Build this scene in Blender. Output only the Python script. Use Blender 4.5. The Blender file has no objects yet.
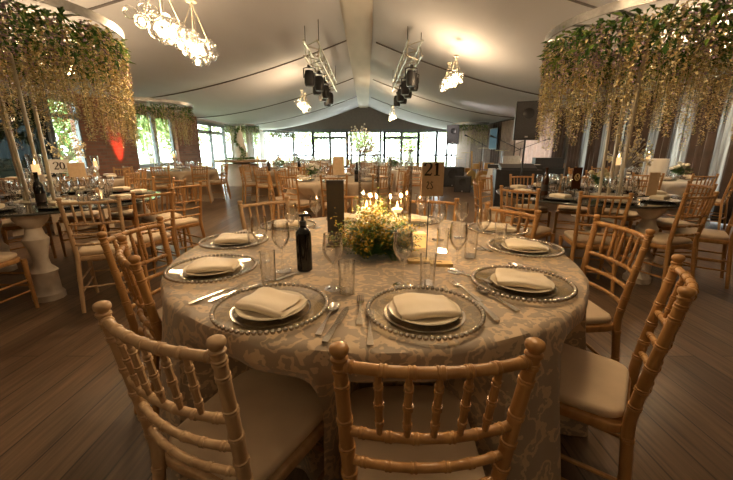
import bpy, math, random
from mathutils import Vector, Matrix
random.seed(7)
PI = math.pi
SC = bpy.context.scene
COL = SC.collection
# ------------------------------------------------------------------ camera
F = 346.0; TH = math.atan(90/346.0); CZ = 1.24; TZ = 0.765
cam_d = bpy.data.cameras.new('camera'); cam = bpy.data.objects.new('camera', cam_d); COL.objects.link(cam)
cam_d.sensor_width = 36; cam_d.lens = 36*F/733; cam_d.clip_start = .02; cam_d.clip_end = 300
cam.location = (0, 0, CZ); cam.rotation_euler = (PI/2-TH, 0, 0); SC.camera = cam
SC.view_settings.view_transform = 'Standard'; SC.view_settings.look = 'None'
SC.view_settings.gamma = 1; SC.view_settings.use_curve_mapping = False
SC.view_settings.exposure = 1.0
SC.cycles.max_bounces = 10; SC.cycles.transparent_max_bounces = 24; SC.cycles.diffuse_bounces = 4
SC.cycles.glossy_bounces = 4; SC.cycles.caustics_reflective = False; SC.cycles.caustics_refractive = False
SC.cycles.sample_clamp_indirect = 4

def at(px, py, z=TZ):
    """ground position of the photo point px,py on the level plane z"""
    dx = (px-366.5)/F; dy = (py-240)/F
    ray = Vector((dx, math.cos(TH)-dy*math.sin(TH), -math.sin(TH)-dy*math.cos(TH)))
    t = (z-CZ)/ray.z
    return (ray.x*t, ray.y*t)

# ------------------------------------------------------------------ materials
def new_mat(name):
    m = bpy.data.materials.new(name); m.use_nodes = True
    nt = m.node_tree; b = nt.nodes['Principled BSDF']
    return m, nt, b
def N(nt, t, **k):
    n = nt.nodes.new(t)
    for a, v in k.items(): setattr(n, a, v)
    return n
def ramp(nt, src, stops):
    r = N(nt, 'ShaderNodeValToRGB'); cr = r.color_ramp
    while len(cr.elements) < len(stops): cr.elements.new(.5)
    for e, (p, c) in zip(cr.elements, stops):
        e.position = p; e.color = (*c, 1)
    nt.links.new(src, r.inputs[0]); return r
def mat(name, c, rough=.5, metal=0, var=.12, scale=9, bump=0, c2=None, spec=.5, sheen=0, stretch=None, emis=None, estr=0):
    m, nt, b = new_mat(name)
    tc = N(nt, 'ShaderNodeTexCoord'); mp = N(nt, 'ShaderNodeMapping')
    nt.links.new(tc.outputs['Object'], mp.inputs[0])
    if stretch: mp.inputs['Scale'].default_value = stretch
    no = N(nt, 'ShaderNodeTexNoise'); no.inputs['Scale'].default_value = scale; no.inputs['Detail'].default_value = 4
    nt.links.new(mp.outputs[0], no.inputs[0])
    lo = tuple(x*(1-var) for x in c) if c2 is None else c
    hi = tuple(min(1, x*(1+var)) for x in c) if c2 is None else c2
    r = ramp(nt, no.outputs[0], [(.3, lo), (.7, hi)])
    nt.links.new(r.outputs[0], b.inputs['Base Color'])
    b.inputs['Roughness'].default_value = rough; b.inputs['Metallic'].default_value = metal
    b.inputs['Specular IOR Level'].default_value = spec
    if sheen: b.inputs['Sheen Weight'].default_value = sheen
    if bump:
        bp = N(nt, 'ShaderNodeBump'); bp.inputs['Strength'].default_value = bump; bp.inputs['Distance'].default_value = .01
        nt.links.new(no.outputs[0], bp.inputs['Height']); nt.links.new(bp.outputs[0], b.inputs['Normal'])
    if emis:
        b.inputs['Emission Color'].default_value = (*emis, 1); b.inputs['Emission Strength'].default_value = estr
    return m
def thin_glass(name, tint=(1, 1, 1), base=.06, gain=1.0, rough=.02, power=3.0, edge=None):
    m = bpy.data.materials.new(name); m.use_nodes = True; nt = m.node_tree; nt.nodes.clear()
    out = N(nt, 'ShaderNodeOutputMaterial'); mx = N(nt, 'ShaderNodeMixShader')
    tr = N(nt, 'ShaderNodeBsdfTransparent'); gl = N(nt, 'ShaderNodeBsdfGlossy')
    tr.inputs[0].default_value = (*tint, 1); gl.inputs[0].default_value = (1, 1, 1, 1); gl.inputs['Roughness'].default_value = rough
    lw = N(nt, 'ShaderNodeLayerWeight'); lw.inputs[0].default_value = .5
    pw = N(nt, 'ShaderNodeMath', operation='POWER'); pw.inputs[1].default_value = power; nt.links.new(lw.outputs['Facing'], pw.inputs[0])
    if edge:
        er = ramp(nt, lw.outputs['Facing'], [(.35, tint), (.95, edge)]); nt.links.new(er.outputs[0], tr.inputs[0])
    ma = N(nt, 'ShaderNodeMath', operation='MULTIPLY_ADD'); ma.inputs[1].default_value = gain; ma.inputs[2].default_value = base; ma.use_clamp = True
    nt.links.new(pw.outputs[0], ma.inputs[0]); nt.links.new(ma.outputs[0], mx.inputs[0])
    nt.links.new(tr.outputs[0], mx.inputs[1]); nt.links.new(gl.outputs[0], mx.inputs[2]); nt.links.new(mx.outputs[0], out.inputs[0])
    return m
M = {}
M['wood'] = mat('limed_wood', (.34, .165, .052), .36, var=.25, scale=5, stretch=(6, 6, 1.2), c2=(.53, .29, .105), bump=.08)
M['cushion'] = mat('ivory_cushion', (.56, .43, .29), .7, c2=(.70, .55, .38), scale=6, bump=.05, sheen=.2)
M['napkin'] = mat('cream_satin', (.80, .68, .50), .45, c2=(.86, .75, .58), scale=14, bump=.06, sheen=.3)
M['porcelain'] = mat('ivory_porcelain', (.78, .70, .55), .18, var=.04)
M['silver'] = mat('antique_silver', (.62, .58, .52), .22, 1, var=.15, scale=40)
M['bead'] = mat('bead_silver', (.55, .50, .44), .25, .9, var=.25, scale=60)
M['glass'] = thin_glass('clear_glass', base=.10, gain=.9, power=1.6, edge=(.42, .40, .36))
M['vase_glass'] = thin_glass('vase_glass', base=.045, gain=.9, power=2.2, edge=(.42, .40, .35))
M['glassplate'] = thin_glass('charger_glass', (.95, .94, .90), .06, .45, .08)
M['window_glass'] = thin_glass('window_glass', (.93, .97, .96), .03, .4)
M['water'] = thin_glass('vase_water', (.95, .93, .8), .02, .4)
M['tinted_glass'] = thin_glass('tinted_window_glass', (.05, .06, .06), .05, .5)
M['tabletopglass'] = mat('smoked_mirror', (.10, .10, .09), .08, .5, var=.1)
M['black'] = mat('black_plastic', (.018, .018, .02), .5, var=.3)
M['blackglass'] = mat('black_bottle_glass', (.008, .008, .007), .12, var=.2)
M['darkmetal'] = mat('dark_metal', (.06, .06, .06), .4, .8)
M['grille'] = mat('speaker_grille', (.05, .05, .055), .55, .3, scale=180, var=.6)
M['band'] = mat('pewter_band', (.30, .29, .28), .4, 1, scale=30)
M['steel'] = mat('brushed_steel', (.55, .55, .57), .3, 1, scale=30)
M['truss'] = mat('aluminium_truss', (.62, .58, .5), .35, .9)
M['whitepaint'] = mat('aged_white_paint', (.55, .47, .37), .6, c2=(.70, .62, .52), scale=12, bump=.1)
M['kraft'] = mat('kraft_card', (.62, .43, .25), .7, c2=(.72, .53, .33), scale=25)
M['goldcard'] = mat('gold_card', (.80, .58, .24), .45, var=.08, scale=20)
M['ink'] = mat('dark_ink', (.03, .02, .015), .6)
M['slate'] = mat('dark_slate', (.05, .055, .065), .4, c2=(.14, .11, .085), scale=8)
M['leaf'] = mat('fern_green', (.03, .10, .02), .5, c2=(.09, .20, .04), scale=30)
M['leaf_light'] = mat('spring_leaf', (.14, .27, .04), .5, c2=(.30, .42, .10), scale=30)
M['wist_cream'] = mat('cream_blossom', (.68, .58, .32), .6, c2=(.86, .77, .50), scale=20)
M['wist_gold'] = mat('straw_blossom', (.52, .38, .15), .6, c2=(.66, .52, .25), scale=20)
M['wist_mauve'] = mat('mauve_blossom', (.34, .22, .32), .6, c2=(.55, .42, .50), scale=20)
M['yellowspray'] = mat('mustard_blossom', (.52, .33, .03), .6, c2=(.72, .50, .07), scale=40)
M['whiteflower'] = mat('white_rose', (.85, .80, .68), .5, var=.06)
M['wax'] = mat('ivory_wax', (.85, .75, .55), .5, var=.05, emis=(1, .6, .25), estr=.6)
M['flame'] = mat('flame', (1, .7, .3), .5, var=0, emis=(1, .62, .22), estr=18)
M['bulb'] = mat('warm_bulb', (1, .8, .5), .5, var=0, emis=(1, .72, .36), estr=14)
M['ceiling'] = mat('white_lining_fabric', (.60, .61, .66), .85, var=.05, scale=1.3, bump=.25, stretch=(1, .35, 1))
M['ridge'] = mat('ridge_fabric', (.74, .70, .64), .8, var=.05, scale=3, stretch=(1, .3, 1), bump=.2)
M['seam'] = mat('seam_cord', (.16, .15, .15), .8)
M['frame'] = mat('grey_window_frame', (.16, .18, .19), .4, var=.1)
M['gable'] = mat('taupe_gable', (.22, .19, .17), .85, var=.06)
M['wallpaint'] = mat('beige_wall', (.36, .31, .26), .8, var=.05)
M['darkwall'] = mat('dark_wall', (.06, .045, .035), .8, var=.2)
M['curt_dark'] = mat('brown_velvet', (.085, .055, .043), .75, var=.3, scale=4, sheen=.3)
def sheer():
    m = mat('silver_sheer', (.10, .09, .09), .6, c2=(.72, .70, .68), scale=14, stretch=(1, 1, .03)); nt = m.node_tree; b = nt.nodes['Principled BSDF']; out = nt.nodes['Material Output']
    tl = N(nt, 'ShaderNodeBsdfTranslucent'); tl.inputs[0].default_value = (.42, .42, .44, 1); mx = N(nt, 'ShaderNodeMixShader'); mx.inputs[0].default_value = .4
    nt.links.new(b.inputs['Base Color'].links[0].from_socket, tl.inputs[0])
    nt.links.new(b.outputs[0], mx.inputs[1]); nt.links.new(tl.outputs[0], mx.inputs[2]); nt.links.new(mx.outputs[0], out.inputs[0]); return m
M['curt_sheer'] = sheer()
M['curt_taupe'] = mat('taupe_drape', (.30, .23, .19), .7, var=.15)
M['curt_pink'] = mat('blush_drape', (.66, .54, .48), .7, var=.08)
M['curt_white'] = mat('white_sheer', (.85, .82, .78), .7, var=.05)
M['screen'] = mat('blue_screen', (.05, .08, .10), .85, spec=.1, emis=(.25, .42, .5), estr=.1)
M['cymbal'] = mat('brass_cymbal', (.75, .55, .22), .3, 1)
M['amber'] = mat('amber_lacquer', (.55, .30, .08), .3)
M['clothplain'] = mat('plain_beige_cloth', (.44, .35, .25), .7, c2=(.54, .44, .33), scale=3, bump=.2)
M['clothwhite'] = mat('white_table_cloth', (.74, .70, .64), .7, var=.05, scale=3, bump=.2)
M['icing'] = mat('white_icing', (.82, .76, .68), .5, var=.04)
M['barkslice'] = mat('log_slice', (.30, .18, .09), .7, c2=(.42, .28, .15), scale=12)
M['grass'] = mat('lawn', (.24, .27, .15), .9, c2=(.34, .36, .22), scale=2)
M['treeleaf'] = mat('garden_leaf', (.14, .24, .06), .7, c2=(.34, .44, .16), scale=.8)
M['bark'] = mat('bark', (.10, .075, .05), .9, scale=8)
M['paving'] = mat('pale_paving', (.6, .57, .5), .8, scale=3)
M['red'] = mat('red_lens', (.5, .02, .01), .4, emis=(1, .08, .03), estr=4)
M['paper'] = mat('white_paper', (.82, .80, .75), .6, var=.03)
M['bottlebrown'] = mat('brown_bottle', (.05, .02, .01), .15)

def floor_mat():
    m, nt, b = new_mat('oak_plank_floor')
    tc = N(nt, 'ShaderNodeTexCoord'); sx = N(nt, 'ShaderNodeSeparateXYZ'); nt.links.new(tc.outputs['Object'], sx.inputs[0])
    cb = N(nt, 'ShaderNodeCombineXYZ'); nt.links.new(sx.outputs[1], cb.inputs[0]); nt.links.new(sx.outputs[0], cb.inputs[1])
    br = N(nt, 'ShaderNodeTexBrick'); br.inputs['Scale'].default_value = 1; br.inputs['Brick Width'].default_value = 1.9
    br.inputs['Row Height'].default_value = .17; br.inputs['Mortar Size'].default_value = .004
    br.inputs['Color1'].default_value = (.10, .062, .038, 1); br.inputs['Color2'].default_value = (.18, .118, .073, 1); br.inputs['Mortar'].default_value = (.04, .027, .018, 1)
    nt.links.new(cb.outputs[0], br.inputs[0])
    mp = N(nt, 'ShaderNodeMapping'); mp.inputs['Scale'].default_value = (1.2, 22, 1); nt.links.new(cb.outputs[0], mp.inputs[0])
    no = N(nt, 'ShaderNodeTexNoise'); no.inputs['Scale'].default_value = 2.2; no.inputs['Detail'].default_value = 6; nt.links.new(mp.outputs[0], no.inputs[0])
    r = ramp(nt, no.outputs[0], [(.3, (.55, .55, .55)), (.7, (1.35, 1.3, 1.25))])
    mx = N(nt, 'ShaderNodeMix', data_type='RGBA', blend_type='MULTIPLY'); mx.inputs[0].default_value = 1
    nt.links.new(br.outputs[0], mx.inputs[6]); nt.links.new(r.outputs[0], mx.inputs[7]); nt.links.new(mx.outputs[2], b.inputs['Base Color'])
    b.inputs['Roughness'].default_value = .33
    bp = N(nt, 'ShaderNodeBump'); bp.inputs['Strength'].default_value = .25; bp.inputs['Distance'].default_value = .004
    nt.links.new(no.outputs[0], bp.inputs['Height']); nt.links.new(bp.outputs[0], b.inputs['Normal'])
    return m
M['floor'] = floor_mat()
def brick_mat():
    m, nt, b = new_mat('red_brick')
    tc = N(nt, 'ShaderNodeTexCoord'); sx = N(nt, 'ShaderNodeSeparateXYZ'); nt.links.new(tc.outputs['Object'], sx.inputs[0])
    ad = N(nt, 'ShaderNodeMath', operation='ADD'); nt.links.new(sx.outputs[0], ad.inputs[0]); nt.links.new(sx.outputs[1], ad.inputs[1])
    cb = N(nt, 'ShaderNodeCombineXYZ'); nt.links.new(ad.outputs[0], cb.inputs[0]); nt.links.new(sx.outputs[2], cb.inputs[1])
    br = N(nt, 'ShaderNodeTexBrick'); br.inputs['Scale'].default_value = 1; br.inputs['Brick Width'].default_value = .24
    br.inputs['Row Height'].default_value = .085; br.inputs['Mortar Size'].default_value = .008
    br.inputs['Color1'].default_value = (.20, .085, .05, 1); br.inputs['Color2'].default_value = (.30, .13, .08, 1); br.inputs['Mortar'].default_value = (.2, .15, .11, 1)
    nt.links.new(cb.outputs[0], br.inputs[0]); nt.links.new(br.outputs[0], b.inputs['Base Color']); b.inputs['Roughness'].default_value = .85
    return m
M['brick'] = brick_mat()
def damask_mat():
    m, nt, b = new_mat('damask_cloth')
    tc = N(nt, 'ShaderNodeTexCoord')
    no = N(nt, 'ShaderNodeTexNoise'); no.inputs['Scale'].default_value = 16; no.inputs['Detail'].default_value = 3; nt.links.new(tc.outputs['Object'], no.inputs[0])
    mx = N(nt, 'ShaderNodeMix', data_type='RGBA'); mx.inputs[0].default_value = .14
    nt.links.new(tc.outputs['Object'], mx.inputs[6]); nt.links.new(no.outputs['Color'], mx.inputs[7])
    vo = N(nt, 'ShaderNodeTexVoronoi', feature='SMOOTH_F1'); vo.inputs['Scale'].default_value = 15; nt.links.new(mx.outputs[2], vo.inputs[0])
    wv = N(nt, 'ShaderNodeMath', operation='SINE'); mu = N(nt, 'ShaderNodeMath', operation='MULTIPLY'); mu.inputs[1].default_value = 21
    nt.links.new(vo.outputs[0], mu.inputs[0]); nt.links.new(mu.outputs[0], wv.inputs[0])
    r = ramp(nt, wv.outputs[0], [(.2, (.35, .275, .20)), (.55, (.60, .455, .295))])
    nt.links.new(r.outputs[0], b.inputs['Base Color'])
    r2 = ramp(nt, wv.outputs[0], [(.15, (.42,)*3), (.45, (.62,)*3)]); nt.links.new(r2.outputs[0], b.inputs['Roughness'])
    b.inputs['Sheen Weight'].default_value = .25
    n2 = N(nt, 'ShaderNodeTexNoise'); n2.inputs['Scale'].default_value = 5; nt.links.new(tc.outputs['Object'], n2.inputs[0])
    bp = N(nt, 'ShaderNodeBump'); bp.inputs['Strength'].default_value = .35; bp.inputs['Distance'].default_value = .02
    nt.links.new(n2.outputs[0], bp.inputs['Height']); nt.links.new(bp.outputs[0], b.inputs['Normal'])
    return m
M['damask'] = damask_mat()

# ------------------------------------------------------------------ mesh builder
class MB:
    def __init__(s): s.v = []; s.f = []; s.m = []
    def add(s, vs, fs, mi=0):
        o = len(s.v); s.v += [tuple(v) for v in vs]; s.f += [tuple(i+o for i in f) for f in fs]; s.m += [mi]*len(fs); return s
    def box(s, c, d, rz=0, mi=0, rx=0):
        x, y, z = d[0]/2, d[1]/2, d[2]/2
        R = Matrix.Rotation(rz, 3, 'Z') @ Matrix.Rotation(rx, 3, 'X'); c = Vector(c)
        vs = [c+R@Vector(p) for p in [(-x,-y,-z),(x,-y,-z),(x,y,-z),(-x,y,-z),(-x,-y,z),(x,-y,z),(x,y,z),(-x,y,z)]]
        return s.add(vs, [(0,3,2,1),(4,5,6,7),(0,1,5,4),(1,2,6,5),(2,3,7,6),(3,0,4,7)], mi)
    def lathe(s, prof, c=(0,0,0), n=16, mi=0, cap=True):
        vs = []; fs = []
        for r, z in prof:
            for i in range(n):
                a = 2*PI*i/n; vs.append((c[0]+r*math.cos(a), c[1]+r*math.sin(a), c[2]+z))
        for j in range(len(prof)-1):
            for i in range(n):
                k = (i+1) % n; fs.append((j*n+i, j*n+k, (j+1)*n+k, (j+1)*n+i))
        if cap:
            if prof[0][0] > 1e-4: fs.append(tuple(range(n-1, -1, -1)))
            if prof[-1][0] > 1e-4: fs.append(tuple((len(prof)-1)*n+i for i in range(n)))
        return s.add(vs, fs, mi)
    def tube(s, pts, r, n=8, mi=0, cap=True):
        pts = [Vector(p) for p in pts]; rs = r if isinstance(r, (list, tuple)) else [r]*len(pts)
        vs = []; fs = []; up = None
        for i, p in enumerate(pts):
            t = (pts[min(i+1, len(pts)-1)]-pts[max(i-1, 0)])
            t = t.normalized() if t.length > 1e-9 else Vector((0, 0, 1))
            if up is None:
                up = Vector((0, 0, 1)) if abs(t.z) < .9 else Vector((1, 0, 0))
            a = t.cross(up)
            if a.length < 1e-6: a = t.cross(Vector((0, 1, 0)))
            a.normalize(); b = a.cross(t).normalized(); up = b
            for k in range(n):
                w = 2*PI*k/n; vs.append(p+(a*math.cos(w)+b*math.sin(w))*rs[i])
        for j in range(len(pts)-1):
            for k in range(n):
                q = (k+1) % n; fs.append((j*n+k, j*n+q, (j+1)*n+q, (j+1)*n+k))
        if cap: fs.append(tuple(range(n-1, -1, -1))); fs.append(tuple((len(pts)-1)*n+k for k in range(n)))
        return s.add(vs, fs, mi)
    def ball(s, c, r, n=8, m=5, mi=0, sz=1):
        return s.lathe([(max(1e-5, r*math.sin(PI*j/m)), -r*sz*math.cos(PI*j/m)) for j in range(m+1)], c, n, mi, cap=False)
    def slab(s, outline, z0, z1, rnd=.01, dome=0, mi=0):
        """rounded slab over an outline polygon"""
        cx = sum(p[0] for p in outline)/len(outline); cy = sum(p[1] for p in outline)/len(outline); n = len(outline)
        maxr = max(math.hypot(p[0]-cx, p[1]-cy) for p in outline)
        lev = [(1-rnd/maxr*1.0, z0), (1, z0+rnd), (1, z1-rnd), (1-rnd*.35/maxr, z1-rnd*.3), (1-rnd/maxr, z1), (.75, z1+dome*.6), (.4, z1+dome*.95), (.02, z1+dome)]
        vs = []; fs = []
        for k, z in lev:
            vs += [(cx+(p[0]-cx)*k, cy+(p[1]-cy)*k, z) for p in outline]
        for j in range(len(lev)-1):
            for i in range(n):
                q = (i+1) % n; fs.append((j*n+i, j*n+q, (j+1)*n+q, (j+1)*n+i))
        fs.append(tuple(range(n-1, -1, -1))); fs.append(tuple((len(lev)-1)*n+i for i in range(n)))
        return s.add(vs, fs, mi)
    def xf(s, mtx):
        s.v = [tuple(mtx @ Vector(v)) for v in s.v]; return s
    def mesh(s, name, mats, smooth=True):
        me = bpy.data.meshes.new(name); me.from_pydata(s.v, [], s.f)
        for m in (mats if isinstance(mats, (list, tuple)) else [mats]): me.materials.append(m)
        if any(s.m): me.polygons.foreach_set('material_index', s.m)
        if smooth:
            me.polygons.foreach_set('use_smooth', [True]*len(me.polygons))
            me.set_sharp_from_angle(angle=math.radians(42))
        me.update(); return me
    def build(s, name, mats, parent=None, smooth=True, loc=None):
        o = bpy.data.objects.new(name, s.mesh(name, mats, smooth)); COL.objects.link(o)
        if parent: o.parent = parent
        if loc: o.location = loc
        return o
def tag(o, label=None, cat=None, group=None, kind=None):
    if label: o['label'] = label
    if cat: o['category'] = cat
    if group: o['group'] = group
    if kind: o['kind'] = kind
    return o
def empty(name, loc=(0, 0, 0), rz=0, label=None, cat=None, group=None):
    o = bpy.data.objects.new(name, None); COL.objects.link(o); o.location = loc; o.rotation_euler = (0, 0, rz); o.empty_display_size = .1
    return tag(o, label, cat, group)
KIDS = {}
def kids(o):
    if o.name not in KIDS: KIDS[o.name] = [c for c in bpy.data.objects if c.parent == o]
    return KIDS[o.name]
def dup(o, loc=None, rz=None, label=None, group=None, cat=None, parent=None, scale=None):
    c = o.copy(); COL.objects.link(c)
    if parent: c.parent = parent
    for ch in kids(o): dup(ch, parent=c)
    if loc is not None: c.location = loc
    if rz is not None: c.rotation_euler = (0, 0, rz)
    if scale: c.scale = (scale,)*3 if not isinstance(scale, tuple) else scale
    return tag(c, label, cat, group)
class Proto:
    """first placement uses the thing itself, later ones copy it"""
    def __init__(s, o): s.o = o; s.used = False; kids(o); [kids(k) for k in kids(o)]
    def put(s, loc, rz=0, label=None, group=None, scale=None):
        if not s.used:
            s.used = True; o = s.o; o.location = loc; o.rotation_euler = (0, 0, rz)
            if scale: o.scale = (scale,)*3 if not isinstance(scale, tuple) else scale
            return tag(o, label, None, group)
        return dup(s.o, loc, rz, label, group, scale=scale if scale else (1, 1, 1))
def struct(name, mb, m, smooth=False):
    return tag(mb.build(name, m, smooth=smooth), kind='structure')

# ------------------------------------------------------------------ room shell
XL, XR, YF, YB, ZE = -7.0, 6.25, 24.6, -6.0, 2.54
struct('floor', MB().box(((XL+XR)/2, (YF+YB)/2, -.05), (XR-XL+.4, YF-YB+.4, .1)), M['floor'])
def ceil_z(x, y):
    hw = 7.0 if x < -.19 else 6.25
    t = min(1, abs(x+.19)/(hw-(.19 if x < -.19 else -.19))); base = ZE+1.62*(1-t)**1.6
    ph = ((y-.3) % 4.9)/4.9
    return base-.16*math.sin(PI*ph)*math.sin(PI*min(1, t*1.02))**.8 if t < .98 else base
mb = MB(); xs = [XL+(XR-XL)*i/64 for i in range(65)]; ys = [YB-.1+(YF-YB+.2)*j/156 for j in range(157)]
vs = [(x, y, ceil_z(x, y)) for y in ys for x in xs]; W = len(xs)
fs = [(j*W+i, (j+1)*W+i, (j+1)*W+i+1, j*W+i+1) for j in range(len(ys)-1) for i in range(W-1)]
mb.add(vs, fs)
vs2 = [(x, y, ceil_z(x, y)+.06) for y in ys for x in xs]; mb.add(vs2, [tuple(reversed(f)) for f in fs])
struct('ceiling', mb, M['ceiling'], True)
# ridge cover, a boxed fabric sleeve under the ridge
mb = MB(); mb.box((-.19, (YF+YB)/2, 4.07), (.66, YF-YB, .14)); mb.box((-.19, (YF+YB)/2, 3.985), (.54, YF-YB, .05))
tag(struct('trim_1', mb, M['ridge']), 'pale boxed fabric sleeve running under the ridge of the ceiling')
k = 2
for y in (.3, 5.2, 10.1, 15.0, 19.9):
    for sgn in (-1, 1):
        hw = 7.0 if sgn < 0 else 6.25
        struct('trim_%d' % k, MB().tube([(sgn*(.25+(hw-.3)*i/20), y, ceil_z(sgn*(.25+(hw-.3)*i/20), y)-.015) for i in range(21)], .018, 5), M['seam'], True); k += 1
# far glazed gable wall
mb = MB()
for i in range(24):
    x0 = XL+(XR-XL)*i/24; x1 = XL+(XR-XL)*(i+1)/24; z0, z1 = ceil_z(x0, YF)+.03, ceil_z(x1, YF)+.03
    mb.add([(x0,YF,ZE),(x1,YF,ZE),(x1,YF,z1),(x0,YF,z0),(x0,YF+.12,ZE),(x1,YF+.12,ZE),(x1,YF+.12,z1),(x0,YF+.12,z0)], [(0,1,2,3),(5,4,7,6),(3,2,6,7),(1,0,4,5)])
struct('wall_far_gable', mb, M['gable'])
def glazing(name, p0, p1, z0, z1, posts, rails=(), thick=.13, door=False):
    """framed glass between two floor points, posts at fractions"""
    p0 = Vector(p0); p1 = Vector(p1); d = p1-p0; L = d.length; rz = math.atan2(d.y, d.x)
    root = tag(empty(name, (0, 0, 0)), kind='structure')
    fr = MB()
    for t in [0]+list(posts)+[1]:
        q = p0+d*t; fr.box((q.x, q.y, (z0+z1)/2), (thick, .09, z1-z0), rz)
    for z in [z0+thick/2, z1-thick/2]+list(rails):
        q = p0+d*.5; fr.box((q.x, q.y, z), (L, .08, thick), rz)
    fr.build('window_frame' if not door else 'door_frame', M['frame'], root, smooth=False)
    q = p0+d*.5; MB().box((q.x, q.y, (z0+z1)/2), (L, .012, z1-z0), rz).build('pane', M['window_glass'], root, smooth=False)
    return root
X = lambda px: .0688*(px-366.5)
yw = YF+.02
glazing('window_1', (XL, yw), (X(313), yw), .02, ZE, [.60], [.9])
glazing('door_1', (X(313.5), yw), (X(347), yw), .02, ZE, [.5], [2.05], .17, True)
glazing('window_2', (X(347.5), yw), (X(384), yw), .02, ZE, [.1, .9], [.9])
glazing('door_2', (X(384.5), yw), (X(418), yw), .02, ZE, [.5], [2.05], .17, True)
glazing('window_3', (X(418.5), yw), (X(436), yw), .02, ZE, [], [.9])
glazing('window_4', (X(436.5), yw), (XR, yw), .02, ZE, [.5], [.9])
struct('trim_20', MB().box(((XL+XR)/2, YF-.04, ZE), (XR-XL, .1, .12)), M['frame'])
# left wall
def wallseg(name, x, y0, y1, z0, z1, m): return struct(name, MB().box((x, (y0+y1)/2, (z0+z1)/2), (.24, y1-y0, z1-z0)), m)
wx = XL-.12
wallseg('wall_left_rear', wx, YB, 4.0, 0, ZE+.3, M['brick'])
wallseg('wall_left_middle', wx, 8.9, 10.9, 0, ZE+.3, M['brick'])
wallseg('wall_left_pier', wx+.12, 13.1, 14.8, 0, ZE+.3, M['brick'])
wallseg('wall_left_header', wx-.02, 4.0, YF, 2.42, ZE+.3, M['wallpaint'])
g5 = glazing('window_5', (XL-.06, 4.0), (XL-.06, 8.05), .02, 2.42, [.33, .66], [], .09)
for c5 in g5.children:
    if c5.name.startswith('pane'): c5.data.materials[0] = M['tinted_glass']
glazing('window_9', (XL-.06, 8.1), (XL-.06, 8.9), .02, 2.42, [], [2.0], .09)
glazing('window_6', (XL-.06, 10.9), (XL-.06, 13.1), .02, 2.42, [.5], [.75], .12)
glazing('door_3', (XL-.06, 14.9), (XL-.06, 17.8), .02, 2.42, [.5], [2.0], .14, True)
glazing('window_7', (XL-.06, 17.9), (XL-.06, YF), .02, 2.42, [.33, .66], [], .1)
# right wall with glazing behind the drapes
wx = XR+.12
wallseg('wall_right_rear', wx, YB, 4.2, 0, ZE+.3, M['darkwall'])
wallseg('wall_right_front', wx, 11.0, YF, 0, ZE+.3, M['darkwall'])
wallseg('wall_right_header', wx+.02, 4.2, 11.0, 2.42, ZE+.3, M['darkwall'])
glazing('window_8', (XR+.1, 4.2), (XR+.1, 11.0), .02, 2.42, [.25, .5, .75], [], .1)
# wall behind the viewer
struct('wall_back', MB().box(((XL+XR)/2, YB-.12, 2.1), (XR-XL+.5, .24, 4.2)), M['wallpaint'])

# ------------------------------------------------------------------ outside
struct('ground_lawn', MB().box((0, 14, -.16), (120, 110, .1)), M['grass'])
struct('ground_terrace', MB().box((0, YF+2.6, -.07), (22, 4.6, .08)), M['paving'])
def tree(x, y, h, r, label, n=1500):
    t = empty('garden_tree', (x, y, -.11), 0, label, 'tree', 'garden trees beyond the glass')
    MB().tube([(0,0,0),(.05,0,h*.3),(-.03,.05,h*.6),(0,0,h*.8)], [.16,.13,.09,.04], 7).build('trunk', M['bark'], t)
    mb = MB()
    for _ in range(n):
        a = random.random()*2*PI; u = random.uniform(-1, 1); q = random.random()**.4
        lump = 1+.25*math.sin(3*a+x)+.2*math.sin(5*u+y)
        p = Vector((math.cos(a)*math.sqrt(1-u*u)*r*q*lump, math.sin(a)*math.sqrt(1-u*u)*r*q*lump, h*.6+u*h*.42*q))
        s = random.uniform(.12, .28); e = Vector([random.uniform(-1, 1) for _ in range(3)]).normalized(); g = e.orthogonal().normalized()
        mb.add([p, p+(e+g)*s*.5, p+e*s*1.3, p+(e-g)*s*.5], [(0,1,2,3)])
    c = mb.build('crown', M['treeleaf'], t, smooth=False); c['kind'] = 'stuff'
words = ['low rounded', 'tall broad', 'slim', 'spreading', 'small dense', 'leaning', 'bushy', 'open-crowned', 'tall narrow', 'wide low', 'full', 'feathery']
for i, (x, y, h, r) in enumerate([(-11,33,4.5,2.4),(-5.4,36,6,2.4),(-.2,40,5,2.4),(4.2,35,5,2.2),(10,34,5.5,2.4),(-17,28,5,2.4)]):
    tree(x, y, h, r, '%s green garden tree beyond the far glazed wall, %s' % (words[i], ['outside the far left corner window', 'behind the left glass doors', 'behind the centre window', 'behind the right glass doors', 'outside the far right corner', 'beyond the left terrace corner'][i]))
for i, (x, y, h, r) in enumerate([(-10.5,8.6,4.2,1.9),(-10.6,13.2,4.5,1.9),(-13,18.2,4.6,1.9),(-12,23,5,1.9)]):
    tree(x, y, h, r, '%s green tree outside the left wall, %s' % (words[i+6], ['behind the dark glazing', 'behind the window by the brick wall', 'behind the white doors', 'behind the last side window'][i]))

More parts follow.
